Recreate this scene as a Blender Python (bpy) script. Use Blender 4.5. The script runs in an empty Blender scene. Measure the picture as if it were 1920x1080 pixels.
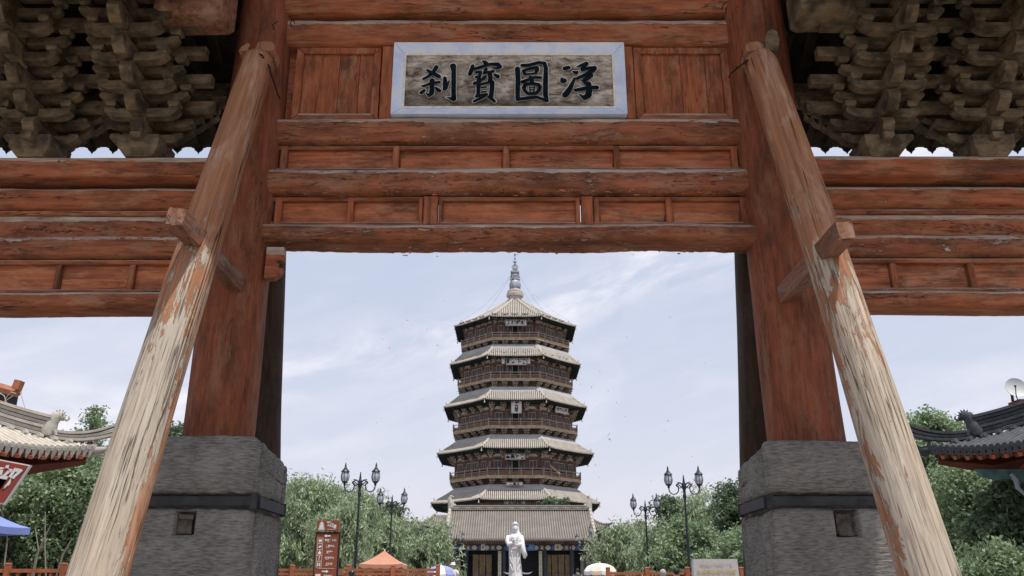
import bpy, math, random
import numpy as np
from mathutils import Vector, Matrix, noise as mnoise
R = math.radians
random.seed(7); rng = np.random.default_rng(7)
sc = bpy.context.scene
col = sc.collection
# ------------------------------------------------------------------ camera
PITCH = R(19.45); FPX = 1600.0; CAMZ = 1.2
cam = bpy.data.cameras.new("camera"); camo = bpy.data.objects.new("camera", cam); col.objects.link(camo)
camo.location = (0, 0, CAMZ); camo.rotation_euler = (math.pi/2 + PITCH, 0, 0)
cam.sensor_width = 36; cam.lens = 36*FPX/1920; cam.clip_end = 6000; cam.clip_start = .05
sc.camera = camo
# ------------------------------------------------------------------ view / sun / sky
sc.view_settings.view_transform = 'Standard'; sc.view_settings.look = 'None'
sc.view_settings.gamma = 1; sc.view_settings.use_curve_mapping = False
sc.view_settings.exposure = 0.55
SUN_EL, SUN_AZ = R(71), R(44)          # azimuth measured from behind the camera towards the right
sdir = Vector((math.sin(SUN_AZ)*math.cos(SUN_EL), -math.cos(SUN_AZ)*math.cos(SUN_EL), math.sin(SUN_EL)))
sun = bpy.data.lights.new("sun", 'SUN'); sun.energy = 3.1; sun.angle = R(.55); sun.color = (1, .95, .87)
suno = bpy.data.objects.new("sun", sun); col.objects.link(suno)
suno.rotation_euler = sdir.to_track_quat('Z', 'Y').to_euler(); suno.location = (20, -20, 60)
world = bpy.data.worlds.new("World"); sc.world = world; world.use_nodes = True
wn = world.node_tree; wn.nodes.clear()
class NT:
    def __init__(s, t): s.t = t
    def n(s, typ, **kw):
        o = s.t.nodes.new(typ)
        for k, v in kw.items():
            if k.startswith('i_'):
                key = k[2:]; key = int(key) if key.isdigit() else key.replace('_', ' ')
                o.inputs[key].default_value = v
            else: setattr(o, k, v)
        return o
    def l(s, a, b): s.t.links.new(a, b)
    def math(s, op, a, b=None, c=None, clamp=False):
        o = s.t.nodes.new('ShaderNodeMath'); o.operation = op; o.use_clamp = clamp
        for i, v in enumerate((a, b, c)):
            if v is None: continue
            if isinstance(v, (int, float)): o.inputs[i].default_value = v
            else: s.l(v, o.inputs[i])
        return o.outputs[0]
    def noise(s, vec, scale, detail=6, rough=.6, dist=0.):
        o = s.n('ShaderNodeTexNoise'); s.l(vec, o.inputs['Vector'])
        o.inputs['Scale'].default_value = scale; o.inputs['Detail'].default_value = detail
        o.inputs['Roughness'].default_value = rough; o.inputs['Distortion'].default_value = dist
        return o.outputs['Fac']
    def scale(s, vec, v):
        o = s.n('ShaderNodeVectorMath', operation='MULTIPLY'); s.l(vec, o.inputs[0]); o.inputs[1].default_value = v
        return o.outputs[0]
    def ramp(s, fac, lo, hi):
        o = s.n('ShaderNodeMapRange'); s.l(fac, o.inputs[0]); o.inputs[1].default_value = lo; o.inputs[2].default_value = hi
        return o.outputs[0]
    def mix(s, fac, a, b, blend='MIX'):
        o = s.n('ShaderNodeMix', data_type='RGBA', blend_type=blend)
        if isinstance(fac, (int, float)): o.inputs[0].default_value = fac
        else: s.l(fac, o.inputs[0])
        for i, v in ((6, a), (7, b)):
            if isinstance(v, tuple): o.inputs[i].default_value = (*v, 1)
            else: s.l(v, o.inputs[i])
        return o.outputs[2]
W = NT(wn)
sky = W.n('ShaderNodeTexSky', sky_type='NISHITA', sun_disc=False, sun_elevation=SUN_EL, sun_rotation=math.pi - SUN_AZ,
          air_density=1.0, dust_density=3.0, ozone_density=1.5, altitude=1000)
tc = W.n('ShaderNodeTexCoord')
mp = W.n('ShaderNodeMapping'); W.l(tc.outputs['Generated'], mp.inputs[0]); mp.inputs['Rotation'].default_value = (0, R(16), 0)
sep = W.n('ShaderNodeSeparateXYZ'); W.l(mp.outputs[0], sep.inputs[0])
sep0 = W.n('ShaderNodeSeparateXYZ'); W.l(tc.outputs['Generated'], sep0.inputs[0])
vs = W.scale(mp.outputs[0], (1.6, 1.6, 4.5))
c1 = W.ramp(W.noise(vs, 1.7, 7, .58, .5), .50, .80)
c2 = W.ramp(W.noise(W.scale(mp.outputs[0], (3, 3, 14)), 3.2, 8, .6, .4), .42, .80)
# the long thin streak of cirrus that crosses behind the tower, broken up by noise
dz = W.math('ADD', sep.outputs[2], -0.288)
dz = W.math('ADD', dz, W.math('MULTIPLY', W.math('SUBTRACT', W.noise(mp.outputs[0], 3.5, 4, .55), .5), .10))
band = W.math('POWER', 2.718, W.math('MULTIPLY', W.math('MULTIPLY', dz, dz), -1100))
band = W.math('MULTIPLY', band, W.ramp(W.noise(W.scale(mp.outputs[0], (4, 4, 14)), 1.3, 7, .6, .6), .42, .72))
cl = W.math('ADD', W.math('MULTIPLY', c1, .45), W.math('ADD', W.math('MULTIPLY', c2, .10), W.math('MULTIPLY', band, .85)), clamp=True)
hz = W.math('POWER', W.math('SUBTRACT', 1, W.math('MAXIMUM', sep0.outputs[2], 0), clamp=True), 5)   # milky low haze
SKYS = 0.101
veil = W.mix(W.math('ADD', .72, W.math('MULTIPLY', hz, .26), clamp=True), sky.outputs[0], W.mix(hz, (4.55, 5.0, 6.05), (5.85, 5.45, 5.8)))
skyc = W.mix(cl, veil, (7.5, 7.15, 7.5))
bg = W.n('ShaderNodeBackground', i_Strength=SKYS); W.l(skyc, bg.inputs[0])
wo = W.n('ShaderNodeOutputWorld'); W.l(bg.outputs[0], wo.inputs[0])

# ------------------------------------------------------------------ helpers
cP, sP = math.cos(PITCH), math.sin(PITCH)
def at(px, py, Y):
    x, u = (px-960)/FPX, (540-py)/FPX
    yd = cP - u*sP; zd = sP + u*cP
    return Vector((x/yd*Y, Y, CAMZ + zd/yd*Y))
def XZ(px, py, Y): p = at(px, py, Y); return p.x, p.z
WM = {}
def link(o, parent=None, world=Matrix.Identity(4)):
    col.objects.link(o)
    if parent is not None:
        o.parent = parent; o.matrix_parent_inverse = WM[parent].inverted()
    o.matrix_basis = world; WM[o] = world.copy(); return o
def T(*a): return Matrix.Translation(Vector(a[0]) if len(a) == 1 else Vector(a))
def RZ(a): return Matrix.Rotation(a, 4, 'Z')
def tag(o, label=None, cat=None, group=None, kind=None):
    for k, v in (('label', label), ('category', cat), ('group', group), ('kind', kind)):
        if v: o[k] = v
    return o
def empty(name, loc, label=None, cat=None, group=None, rz=0):
    o = bpy.data.objects.new(name, None); o.empty_display_size = .2
    link(o, None, T(loc) @ RZ(rz)); return tag(o, label, cat, group)
def mobj(name, me, parent=None, world=Matrix.Identity(4), label=None):
    o = bpy.data.objects.new(name, me); link(o, parent, world)
    if label: o['label'] = label
    return o
def copy_tree(o, world, parent=None):
    c = o.copy(); col.objects.link(c)
    if parent is not None: c.parent = parent; c.matrix_parent_inverse = o.matrix_parent_inverse.copy()
    else: c.matrix_basis = world
    for ch in list(o.children): copy_tree(ch, None, c)
    return c
class MB:
    """collects shapes, builds ONE mesh"""
    def __init__(s): s.v = []; s.f = []
    def add(s, vs, fs):
        b = len(s.v); s.v += [tuple(v) for v in vs]; s.f += [tuple(i+b for i in f) for f in fs]; return s
    def box(s, cx, cy, cz, sx, sy, sz, M=None):
        vs = [Vector((cx+dx*sx/2, cy+dy*sy/2, cz+dz*sz/2)) for dz in (-1, 1) for dy in (-1, 1) for dx in (-1, 1)]
        if M: vs = [M @ v for v in vs]
        return s.add(vs, [(0,2,3,1),(4,5,7,6),(0,1,5,4),(2,6,7,3),(0,4,6,2),(1,3,7,5)])
    def taper(s, cx, cy, z0, z1, b, t):        # frustum box, b/t = (sx,sy) at bottom and top
        vs = [(cx+dx*w[0]/2, cy+dy*w[1]/2, z) for z, w in ((z0, b), (z1, t)) for dy in (-1, 1) for dx in (-1, 1)]
        return s.add(vs, [(0,2,3,1),(4,5,7,6),(0,1,5,4),(2,6,7,3),(0,4,6,2),(1,3,7,5)])
    def prism(s, poly, d0, d1, axis='Y', M=None):   # 2D polygon extruded along axis
        n = len(poly)
        def mk(p, d):
            v = {'Y': (p[0], d, p[1]), 'X': (d, p[0], p[1]), 'Z': (p[0], p[1], d)}[axis]
            return M @ Vector(v) if M else v
        vs = [mk(p, d0) for p in poly] + [mk(p, d1) for p in poly]
        fs = [tuple(range(n)), tuple(range(2*n-1, n-1, -1))] + [(i, (i+1) % n+0, (i+1) % n+n, i+n)[::-1] for i in range(n)]
        return s.add(vs, fs)
    def tube(s, pts, rad, n=8, cap=True):
        pts = [Vector(p) for p in pts]; m = len(pts)
        if isinstance(rad, (int, float)): rad = [rad]*m
        vs = []; prev = None
        for i, p in enumerate(pts):
            t = (pts[min(i+1, m-1)]-pts[max(i-1, 0)]).normalized()
            if prev is None:
                a = Vector((0, 0, 1)) if abs(t.z) < .9 else Vector((1, 0, 0))
                u = t.cross(a).normalized()
            else: u = (prev - t*prev.dot(t)).normalized()
            w = t.cross(u); prev = u
            for k in range(n):
                a = 2*math.pi*k/n; vs.append(p + (u*math.cos(a)+w*math.sin(a))*rad[i])
        fs = [(i*n+k, i*n+(k+1) % n, (i+1)*n+(k+1) % n, (i+1)*n+k) for i in range(m-1) for k in range(n)]
        if cap: fs += [tuple(range(n))[::-1], tuple((m-1)*n+k for k in range(n))]
        return s.add(vs, fs)
    def lathe(s, prof, cx=0, cy=0, n=16, M=None):  # prof (r,z)
        vs = [Vector((cx+r*math.cos(2*math.pi*k/n), cy+r*math.sin(2*math.pi*k/n), z)) for r, z in prof for k in range(n)]
        if M: vs = [M @ v for v in vs]
        m = len(prof)
        fs = [(i*n+k, i*n+(k+1) % n, (i+1)*n+(k+1) % n, (i+1)*n+k) for i in range(m-1) for k in range(n)]
        fs += [tuple(range(n))[::-1], tuple((m-1)*n+k for k in range(n))]
        return s.add(vs, fs)
    def sphere(s, c, r, n=12, m=8):
        if isinstance(r, (int, float)): r = (r, r, r)
        pr = [(math.sin(math.pi*i/m), -math.cos(math.pi*i/m)) for i in range(1, m)]
        pr = [(.02, -1)] + pr + [(.02, 1)]
        M = T(c) @ Matrix.Diagonal((r[0], r[1], r[2], 1))
        return s.lathe(pr, 0, 0, n, M)
    def mesh(s, mat=None, smooth=False, name='mesh'):
        me = bpy.data.meshes.new(name); me.from_pydata(s.v, [], s.f); me.validate()
        if mat: me.materials.append(mat)
        if smooth: me.shade_smooth()
        return me
    def build(s, name, mat, parent=None, world=Matrix.Identity(4), smooth=False, label=None):
        return mobj(name, s.mesh(mat, smooth, name), parent, world, label)
def autosmooth(o, ang=40):
    me = o.data; me.shade_smooth()
    try: me.set_sharp_from_angle(angle=R(ang))
    except Exception: pass
    return o

# ------------------------------------------------------------------ materials
def newmat(name, rough=.8, spec=.25):
    m = bpy.data.materials.new(name); m.use_nodes = True
    N = NT(m.node_tree); b = m.node_tree.nodes['Principled BSDF']
    b.inputs['Roughness'].default_value = rough; b.inputs['Specular IOR Level'].default_value = spec
    return m, N, b
def objvec(N, rnd=True):
    tc = N.n('ShaderNodeTexCoord'); v = tc.outputs['Object']
    if rnd:
        oi = N.n('ShaderNodeObjectInfo'); a = N.n('ShaderNodeVectorMath', operation='ADD')
        sc_ = N.n('ShaderNodeVectorMath', operation='SCALE'); sc_.inputs[0].default_value = (37, 17, 53)
        N.l(oi.outputs['Random'], sc_.inputs['Scale']); N.l(v, a.inputs[0]); N.l(sc_.outputs[0], a.inputs[1]); v = a.outputs[0]
    return v, tc.outputs['Object']
def bump(N, b, h, strength, dist=.01, prev=None):
    o = N.n('ShaderNodeBump', i_Strength=strength, i_Distance=dist); N.l(h, o.inputs['Height'])
    if prev is not None: N.l(prev, o.inputs['Normal'])
    N.l(o.outputs[0], b.inputs['Normal']); return o.outputs[0]
def simple(name, c, rough=.7, var=.15, vs=4., spec=.3, metal=0., bumps=0., wear=None, wsc=3.):
    m, N, b = newmat(name, rough, spec); v, _ = objvec(N)
    n1 = N.noise(v, vs, 5, .6)
    dark = tuple(x*(1-var*1.6) for x in c); lite = tuple(min(1, x*(1+var)) for x in c)
    cc = N.mix(N.ramp(n1, .3, .7), dark, lite)
    if wear: cc = N.mix(N.ramp(N.noise(v, wsc, 8, .7), .52, .62), cc, wear)
    N.l(cc, b.inputs['Base Color']); b.inputs['Metallic'].default_value = metal
    if bumps: bump(N, b, N.noise(v, vs*6, 5, .6), bumps, .01)
    return m
def painted_wood(name, axis, paint=(.385, .118, .050), dark=(.062, .033, .019), bare=(.52, .43, .34), peel=.0, dust_sky=.5, crack=1., band=False):
    """old red-brown paint over a log: grain runs along `axis`, flaked to grey wood, with skylight painted along the tops"""
    m, N, b = newmat(name, .72, .22); v, raw = objvec(N)
    st = [1, 1, 1]; st['XYZ'.index(axis)] = .09
    vg = N.scale(v, tuple(st)); st2 = [1, 1, 1]; st2['XYZ'.index(axis)] = .3; vm = N.scale(v, tuple(st2))
    grain = N.noise(vg, 26, 8, .65, .3)
    blot = N.noise(vm, 5.2, 8, .70, .4)
    fine = N.noise(v, 45, 5, .7)
    c = N.mix(N.ramp(grain, .32, .68), tuple(x*.58 for x in paint), tuple(min(1, x*1.25) for x in paint))
    c = N.mix(N.math('MULTIPLY', N.ramp(blot, .47, .66), .72), c, dark)
    c = N.mix(N.math('MULTIPLY', N.ramp(N.noise(v, 1.1, 5, .6), .50, .68), .45), c, tuple(x*.8 for x in dark))
    c = N.mix(N.math('MULTIPLY', N.ramp(N.noise(vm, 7, 9, .75), .50, .62), .55), c, (paint[0]*1.12, paint[1]*1.9, paint[2]*2.5))
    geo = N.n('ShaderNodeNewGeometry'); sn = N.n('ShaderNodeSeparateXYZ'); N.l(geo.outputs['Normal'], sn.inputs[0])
    up = N.ramp(sn.outputs[2], .18, .70)  # tops lightened: skylight put into the colour, mixed with flaked paint
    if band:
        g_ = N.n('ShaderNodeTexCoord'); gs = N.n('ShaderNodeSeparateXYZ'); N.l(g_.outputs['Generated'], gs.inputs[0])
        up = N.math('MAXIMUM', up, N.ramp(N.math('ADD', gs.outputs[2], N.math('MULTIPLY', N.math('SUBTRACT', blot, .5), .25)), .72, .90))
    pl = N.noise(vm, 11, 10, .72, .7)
    pm = N.math('ADD', pl, N.math('MULTIPLY', up, .42*dust_sky*2))
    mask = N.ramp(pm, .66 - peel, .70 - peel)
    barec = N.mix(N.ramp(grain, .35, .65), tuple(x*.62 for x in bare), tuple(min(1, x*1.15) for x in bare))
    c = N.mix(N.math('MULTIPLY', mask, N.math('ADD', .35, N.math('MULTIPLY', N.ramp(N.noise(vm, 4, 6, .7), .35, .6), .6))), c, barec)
    # flake edge: thin dark outline where the paint lifts
    edge = N.math('SUBTRACT', 1, N.math('MULTIPLY', N.math('ABSOLUTE', N.math('SUBTRACT', pm, .665-peel)), 55), clamp=True)
    c = N.mix(N.math('MULTIPLY', edge, .7*crack), c, (.03, .018, .012))
    # long drying cracks with the grain
    ck = N.noise(vg, 9, 4, .55, .25)
    line = N.math('SUBTRACT', 1, N.math('MULTIPLY', N.math('ABSOLUTE', N.math('SUBTRACT', ck, .5)), 130), clamp=True)
    line = N.math('MULTIPLY', line, N.ramp(N.noise(vm, 4.5, 3, .5), .46, .54))
    c = N.mix(N.math('MULTIPLY', line, .9*crack), c, (.02, .012, .008))
    N.l(c, b.inputs['Base Color'])
    h = N.math('ADD', N.math('MULTIPLY', grain, .5), N.math('MULTIPLY', mask, -.35))
    h = N.math('ADD', h, N.math('MULTIPLY', line, -1.2*crack)); h = N.math('ADD', h, N.math('MULTIPLY', fine, .22))
    h = N.math('ADD', h, N.math('MULTIPLY', edge, -.4))
    bump(N, b, h, .75, .012); return m
M_beam = painted_wood('red painted beam wood', 'X', dust_sky=.80, band=True)
M_beam_peel = painted_wood('flaking red beam wood', 'X', dust_sky=.92, peel=.06, paint=(.34, .112, .052), band=True)
M_panel = painted_wood('red panel wood', 'X', peel=-.05, dust_sky=.2, crack=.5, paint=(.47, .148, .064))
M_post = painted_wood('red upright wood', 'Z', peel=-.07, dust_sky=.1, crack=.6, paint=(.40, .120, .050))
M_column = painted_wood('red column wood', 'Z', peel=-.09, dust_sky=.0, crack=.5, paint=(.26, .075, .033), dark=(.070, .032, .018))
M_rear = painted_wood('dark rear prop wood', 'Z', peel=-.08, dust_sky=.0, crack=.6, paint=(.060, .034, .020), dark=(.022, .015, .010))  # much darker brown than the columns
M_endgrain = simple('red end grain', (.27, .125, .075), .85, .35, 18, .2, bumps=.5, wear=(.36, .22, .15))
def brace_mat(name, side, L, seed):
    m, N, b = newmat(name, .78, .2)
    tc = N.n('ShaderNodeTexCoord'); v0 = tc.outputs['Object']
    a = N.n('ShaderNodeVectorMath', operation='ADD'); N.l(v0, a.inputs[0]); a.inputs[1].default_value = (seed, seed*2, seed*3); v = a.outputs[0]
    sp = N.n('ShaderNodeSeparateXYZ'); N.l(v0, sp.inputs[0])
    vg = N.scale(v, (1, 1, .045)); vk = N.scale(v, (1, 1, .022)); vm = N.scale(v, (1, 1, .28))
    g1 = N.noise(vg, 30, 7, .62, .45); g2 = N.noise(vg, 75, 5, .6, .3)
    wood = N.mix(N.ramp(g1, .32, .68), (.35, .27, .19), (.60, .50, .39))
    wood = N.mix(N.math('MULTIPLY', N.ramp(N.noise(vm, 1.6, 4, .55), .42, .66), .55), wood, (.40, .36, .31))
    wood = N.mix(N.math('MULTIPLY', N.ramp(g2, .52, .62), .45), wood, (.13, .085, .05))
    pnt = N.mix(N.ramp(g1, .3, .7), (.25, .105, .052), (.42, .20, .105))
    pnt = N.mix(N.math('MULTIPLY', N.ramp(N.noise(vm, 5, 7, .65, .5), .50, .64), .5), pnt, (.56, .40, .30))
    # paint stays high up and on the flank that the weather spares
    t = N.math('DIVIDE', sp.outputs[2], L)
    k = N.math('MULTIPLY', N.math('SUBTRACT', t, .56), 2.6)
    k = N.math('MAXIMUM', k, N.math('MULTIPLY', N.math('SUBTRACT', N.math('MULTIPLY', sp.outputs[0], side), .150), 12.))
    nz = N.math('ADD', N.math('MULTIPLY', N.math('SUBTRACT', N.noise(vm, 6.5, 10, .72, .9), .5), 3.4), N.math('MULTIPLY', N.math('SUBTRACT', N.noise(vg, 40, 5, .6, .3), .5), 1.5))
    k = N.math('ADD', k, nz)
    mask = N.ramp(k, -.04, .04)
    c = N.mix(mask, wood, pnt)
    ck = N.noise(vk, 9, 3, .5, .12)
    line = N.math('SUBTRACT', 1, N.math('MULTIPLY', N.math('ABSOLUTE', N.math('SUBTRACT', ck, .5)), 110), clamp=True)
    line = N.math('MULTIPLY', line, N.ramp(N.noise(N.scale(v, (1, 1, .07)), 5, 2, .5), .46, .52))
    line2 = N.math('SUBTRACT', 1, N.math('MULTIPLY', N.math('ABSOLUTE', N.math('SUBTRACT', N.noise(vk, 26, 3, .5, .15), .5)), 60), clamp=True)
    line2 = N.math('MULTIPLY', line2, N.math('MULTIPLY', N.ramp(N.noise(vm, 6, 3, .5), .5, .56), N.math('SUBTRACT', 1, mask)))
    lines = N.math('MAXIMUM', line, N.math('MULTIPLY', line2, .8))
    c = N.mix(N.math('MULTIPLY', lines, .92), c, (.035, .022, .014))
    N.l(c, b.inputs['Base Color'])
    h = N.math('ADD', N.math('MULTIPLY', g1, .9), N.math('MULTIPLY', g2, .35))
    h = N.math('ADD', h, N.math('MULTIPLY', lines, -1.6)); h = N.math('ADD', h, N.math('MULTIPLY', mask, .5))
    bump(N, b, h, .8, .013); return m
def bracket_wood(name, c, dk):
    m, N, b = newmat(name, .85, .15); v, _ = objvec(N)
    g = N.noise(N.scale(v, (.25, .25, 1)), 30, 7, .65, .4); bl = N.noise(v, 5, 5, .6)
    cc = N.mix(N.ramp(g, .3, .7), tuple(x*.6 for x in c), tuple(x*1.2 for x in c))
    cc = N.mix(N.math('MULTIPLY', N.ramp(bl, .40, .62), .85), cc, dk)
    N.l(cc, b.inputs['Base Color']); bump(N, b, N.math('ADD', g, N.math('MULTIPLY', bl, .6)), .6, .012); return m
M_dg = bracket_wood('bare bracket wood', (.215, .155, .095), (.036, .029, .020))
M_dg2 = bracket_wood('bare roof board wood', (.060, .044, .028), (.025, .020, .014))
def stone_mat():
    m, N, b = newmat('tooled grey stone', .9, .2); v, raw = objvec(N)
    n1 = N.noise(v, 3, 7, .65); gz = N.noise(N.scale(v, (.30, .30, 1)), 46, 5, .65, .9); n2 = N.noise(v, 60, 4, .7)
    c = N.mix(N.ramp(n1, .33, .67), (.145, .135, .124), (.27, .25, .225))
    c = N.mix(N.math('MULTIPLY', N.ramp(gz, .48, .66), .3), c, (.065, .06, .058))
    c = N.mix(N.math('MULTIPLY', N.ramp(N.noise(v, 1.7, 5, .6), .52, .7), .5), c, (.15, .115, .09))
    c = N.mix(N.math('MULTIPLY', N.ramp(n2, .62, .75), .5), c, (.33, .31, .28))
    tl = N.noise(N.scale(v, (.15, .15, 1)), 92, 3, .55, .3)
    tr = N.ramp(tl, .50, .62)
    c = N.mix(N.math('MULTIPLY', tr, .36), c, (.36, .33, .29)); c = N.mix(N.math('MULTIPLY', N.ramp(tl, .47, .38), .4), c, (.045, .043, .042))  # raking light put into colour: tool ridges paler, grooves darker
    h = N.math('ADD', N.math('MULTIPLY', tl, 1.3), N.math('MULTIPLY', gz, -.35))
    h = N.math('ADD', h, N.math('MULTIPLY', n2, .35)); h = N.math('ADD', h, N.math('MULTIPLY', n1, .5))
    N.l(c, b.inputs['Base Color'])
    bump(N, b, h, .7, .011); return m
M_stone = stone_mat()
M_bark0 = simple('rotten grey plug wood', (.13, .105, .085), .9, .4, 14, .1, bumps=.6)
M_iron = simple('dark iron strap', (.040, .040, .045), .6, .3, 9, .3, .2, .4)
M_rust = simple('rusty iron rod', (.06, .04, .035), .7, .3, 20, .3, .5)
M_blue = simple('weathered pale blue frame paint', (.70, .77, .98), .7, .12, 5, .3, bumps=.3, wear=(.78, .78, .82), wsc=5)
def board_mat():
    m, N, b = newmat('mottled plaque board', .85, .15); v, _ = objvec(N, False)
    vm = N.scale(v, (.45, 1, 1)); n = N.noise(vm, 9, 10, .78, .4); n2 = N.noise(N.scale(v, (.12, 1, 1)), 30, 5, .7, .4)
    c = N.mix(N.ramp(n, .40, .60), (.10, .072, .05), (.66, .57, .47))
    c = N.mix(N.math('MULTIPLY', N.ramp(n2, .50, .68), .6), c, (.11, .08, .05))
    sx = N.n('ShaderNodeSeparateXYZ'); N.l(v, sx.inputs[0])
    low = N.ramp(N.math('ADD', N.math('MULTIPLY', sx.outputs[2], -3.2), N.math('ADD', N.math('MULTIPLY', sx.outputs[0], -.35), n)), .95, 1.35)
    c = N.mix(N.math('MULTIPLY', low, .6), c, (.06, .048, .03))
    N.l(c, b.inputs['Base Color']); bump(N, b, n, .5, .006); return m
M_board = board_mat()
M_ink = simple('blue black lettering', (.006, .013, .020), .9, .4, 12, .08)
M_cream = simple('cream outline paint', (.80, .74, .66), .8, .15, 20, .2)
M_white = simple('white paint', (.75, .74, .73), .6, .06, 5)
M_dark = simple('dark opening', (.012, .013, .014), .9, .2, 3)
# pagoda and hall
M_pwood = simple('aged dark brown tower timber', (.155, .102, .082), .85, .4, 1.3, .2, bumps=.3, wear=(.24, .18, .155), wsc=.9)
M_pwood2 = simple('faded red tower boards', (.15, .080, .062), .85, .35, 1.6, .2, wear=(.15, .11, .09), wsc=1.4)
M_pfascia = simple('tan tower timber', (.42, .29, .18), .85, .2, 1.3, .2, wear=(.26, .17, .11), wsc=1.2)  # tan boards, paler than the wall timber
M_pfascia2 = simple('brown balcony boards', (.145, .098, .072), .85, .3, 1.3, .2, wear=(.13, .085, .06), wsc=1.2)
M_pbr = simple('weathered bracket timber', (.37, .32, .275), .85, .35, 1.5, .2)
M_pplaster = simple('pale bracket infill plaster', (.52, .47, .43), .9, .15, 1.2, .1)
M_soffit = simple('shade dark tower soffit', (.030, .036, .038), .9, .3, 1.5, .1)  # tower timber with the eave shade put into its colour
M_pane = simple('dark lattice window', (.045, .045, .048), .5, .4, 9, .5)
M_frame = simple('pale window frame', (.29, .24, .21), .8, .2, 3, .2)
def tile_mat(name, a, b_, dk, sc_=1.):
    m, N, b = newmat(name, .85, .2); v, _ = objvec(N)
    n = N.noise(v, 1.2*sc_, 8, .65); n2 = N.noise(v, 9*sc_, 4, .7)
    c = N.mix(N.ramp(n, .32, .68), a, b_); c = N.mix(N.math('MULTIPLY', N.ramp(n2, .52, .66), .55), c, dk)
    N.l(c, b.inputs['Base Color']); bump(N, b, n2, .5, .02); return m
M_collar = tile_mat('grey roof collar', (.30, .295, .29), (.40, .39, .375), (.25, .245, .245), .5)
M_tile = tile_mat('sun bleached tower tiles', (.37, .335, .29), (.53, .475, .41), (.22, .20, .18), .8)
M_pan = tile_mat('tower tile channel', (.10, .092, .086), (.16, .145, .13), (.07, .066, .062), .8)
M_htile = tile_mat('gatehouse tiles', (.19, .165, .145), (.28, .245, .21), (.18, .165, .15), .8)
M_ltile = tile_mat('pale grey pavilion tiles', (.42, .375, .315), (.58, .52, .44), (.26, .235, .205), 3)
M_dtile = tile_mat('shade dark pavilion tiles', (.045, .05, .06), (.10, .105, .12), (.16, .165, .18), 3)  # pavilion tiles with the right side's shade put into their colour
M_lgrey = tile_mat('pale grey fired clay', (.35, .325, .285), (.50, .465, .41), (.22, .205, .185), 4)
M_dgrey = tile_mat('dark fired clay', (.035, .038, .045), (.085, .09, .10), (.14, .14, .15), 4)  # on the right pavilion's ridges and drips this tone carries painted shade
M_rafter = simple('orange red rafter paint', (.34, .105, .050), .7, .25, 4, .25)
M_redwall = simple('dark red wall', (.13, .042, .030), .8, .2, 2)
M_teal = simple('teal bracket paint', (.08, .17, .17), .7, .3, 4)
M_statue = simple('white marble', (.70, .675, .68), .45, .05, 3, .4, bumps=.15)
M_lampm = simple('black lamp iron', (.022, .026, .034), .45, .2, 6, .5, .3)
M_leafA = None
def glass_mat():
    m, N, b = newmat('frosted lamp glass', .25, .5)
    b.inputs['Base Color'].default_value = (.62, .66, .74, 1); b.inputs['Transmission Weight'].default_value = .35
    return m
M_glass = glass_mat()
M_sign = simple('brown sign panel', (.235, .062, .026), .5, .1, 2, .4)
M_black = simple('black sign edge', (.02, .022, .022), .5, .1, 2)
M_fence = simple('red brown fence timber', (.34, .105, .048), .7, .2, 3)
M_granite = simple('pale grey granite', (.47, .45, .44), .6, .08, 22, .4)
M_gold = simple('gold lettering', (.55, .42, .18), .5, .1, 8, .5, .3)
M_orange = simple('faded orange canvas', (.50, .245, .165), .8, .08, 2, .2)
M_peach = simple('peach striped canvas', (.80, .60, .50), .8, .06, 2, .2)
M_bluecloth = simple('blue and white canvas', (.28, .32, .55), .8, .1, 2, .2)
M_skin = simple('skin', (.55, .34, .25), .6, .05, 5, .3)
M_hair = simple('black hair', (.015, .013, .012), .6, .2, 30, .4)
M_shirt = simple('pale shirt cloth', (.62, .60, .60), .9, .05, 5, .1)
M_shirt2 = simple('dark shirt cloth', (.06, .07, .10), .9, .05, 5, .1)
M_bark = simple('tree bark', (.10, .078, .058), .9, .35, 8, .1, bumps=.7)
def leaf_mat(name, a, b_, tr=.3):
    m, N, b = newmat(name, .55, .3)
    tc = N.n('ShaderNodeTexCoord'); n = N.noise(tc.outputs['Object'], .9, 3, .6); n2 = N.noise(tc.outputs['Object'], 11, 2, .6)
    c = N.mix(N.ramp(N.math('ADD', N.math('MULTIPLY', n, .5), N.math('MULTIPLY', n2, .5)), .38, .62), a, b_)
    N.l(c, b.inputs['Base Color'])
    t = N.n('ShaderNodeBsdfTranslucent'); N.l(c, t.inputs[0]); mx = N.n('ShaderNodeMixShader', i_0=tr)
    N.l(b.outputs[0], mx.inputs[1]); N.l(t.outputs[0], mx.inputs[2])
    N.l(mx.outputs[0], m.node_tree.nodes['Material Output'].inputs[0]); return m
M_leafA = leaf_mat('willow leaves', (.18, .245, .145), (.45, .53, .33))
M_leafB = leaf_mat('locust leaves', (.145, .215, .115), (.36, .46, .27))
M_leafC = leaf_mat('dark leaves', (.080, .125, .072), (.20, .265, .155))
def paving_mat(name, c):
    m, N, b = newmat(name, .85, .25); tc = N.n('ShaderNodeTexCoord')
    br = N.n('ShaderNodeTexBrick', i_Scale=1.0, i_Mortar_Size=.008); N.l(tc.outputs['Object'], br.inputs['Vector'])
    br.inputs['Color1'].default_value = (*c, 1); br.inputs['Color2'].default_value = (*[x*.85 for x in c], 1)
    br.inputs['Mortar'].default_value = (*[x*.5 for x in c], 1); br.inputs['Brick Width'].default_value = .6; br.inputs['Row Height'].default_value = .3
    n = N.noise(tc.outputs['Object'], .8, 6, .6)
    N.l(N.mix(N.math('MULTIPLY', N.ramp(n, .35, .7), .4), br.outputs[0], tuple(x*.6 for x in c)), b.inputs['Base Color']); return m
M_pave = paving_mat('grey paving', (.29, .265, .235)); M_earth = simple('dry ground', (.17, .155, .125), .95, .2, .3)

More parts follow.
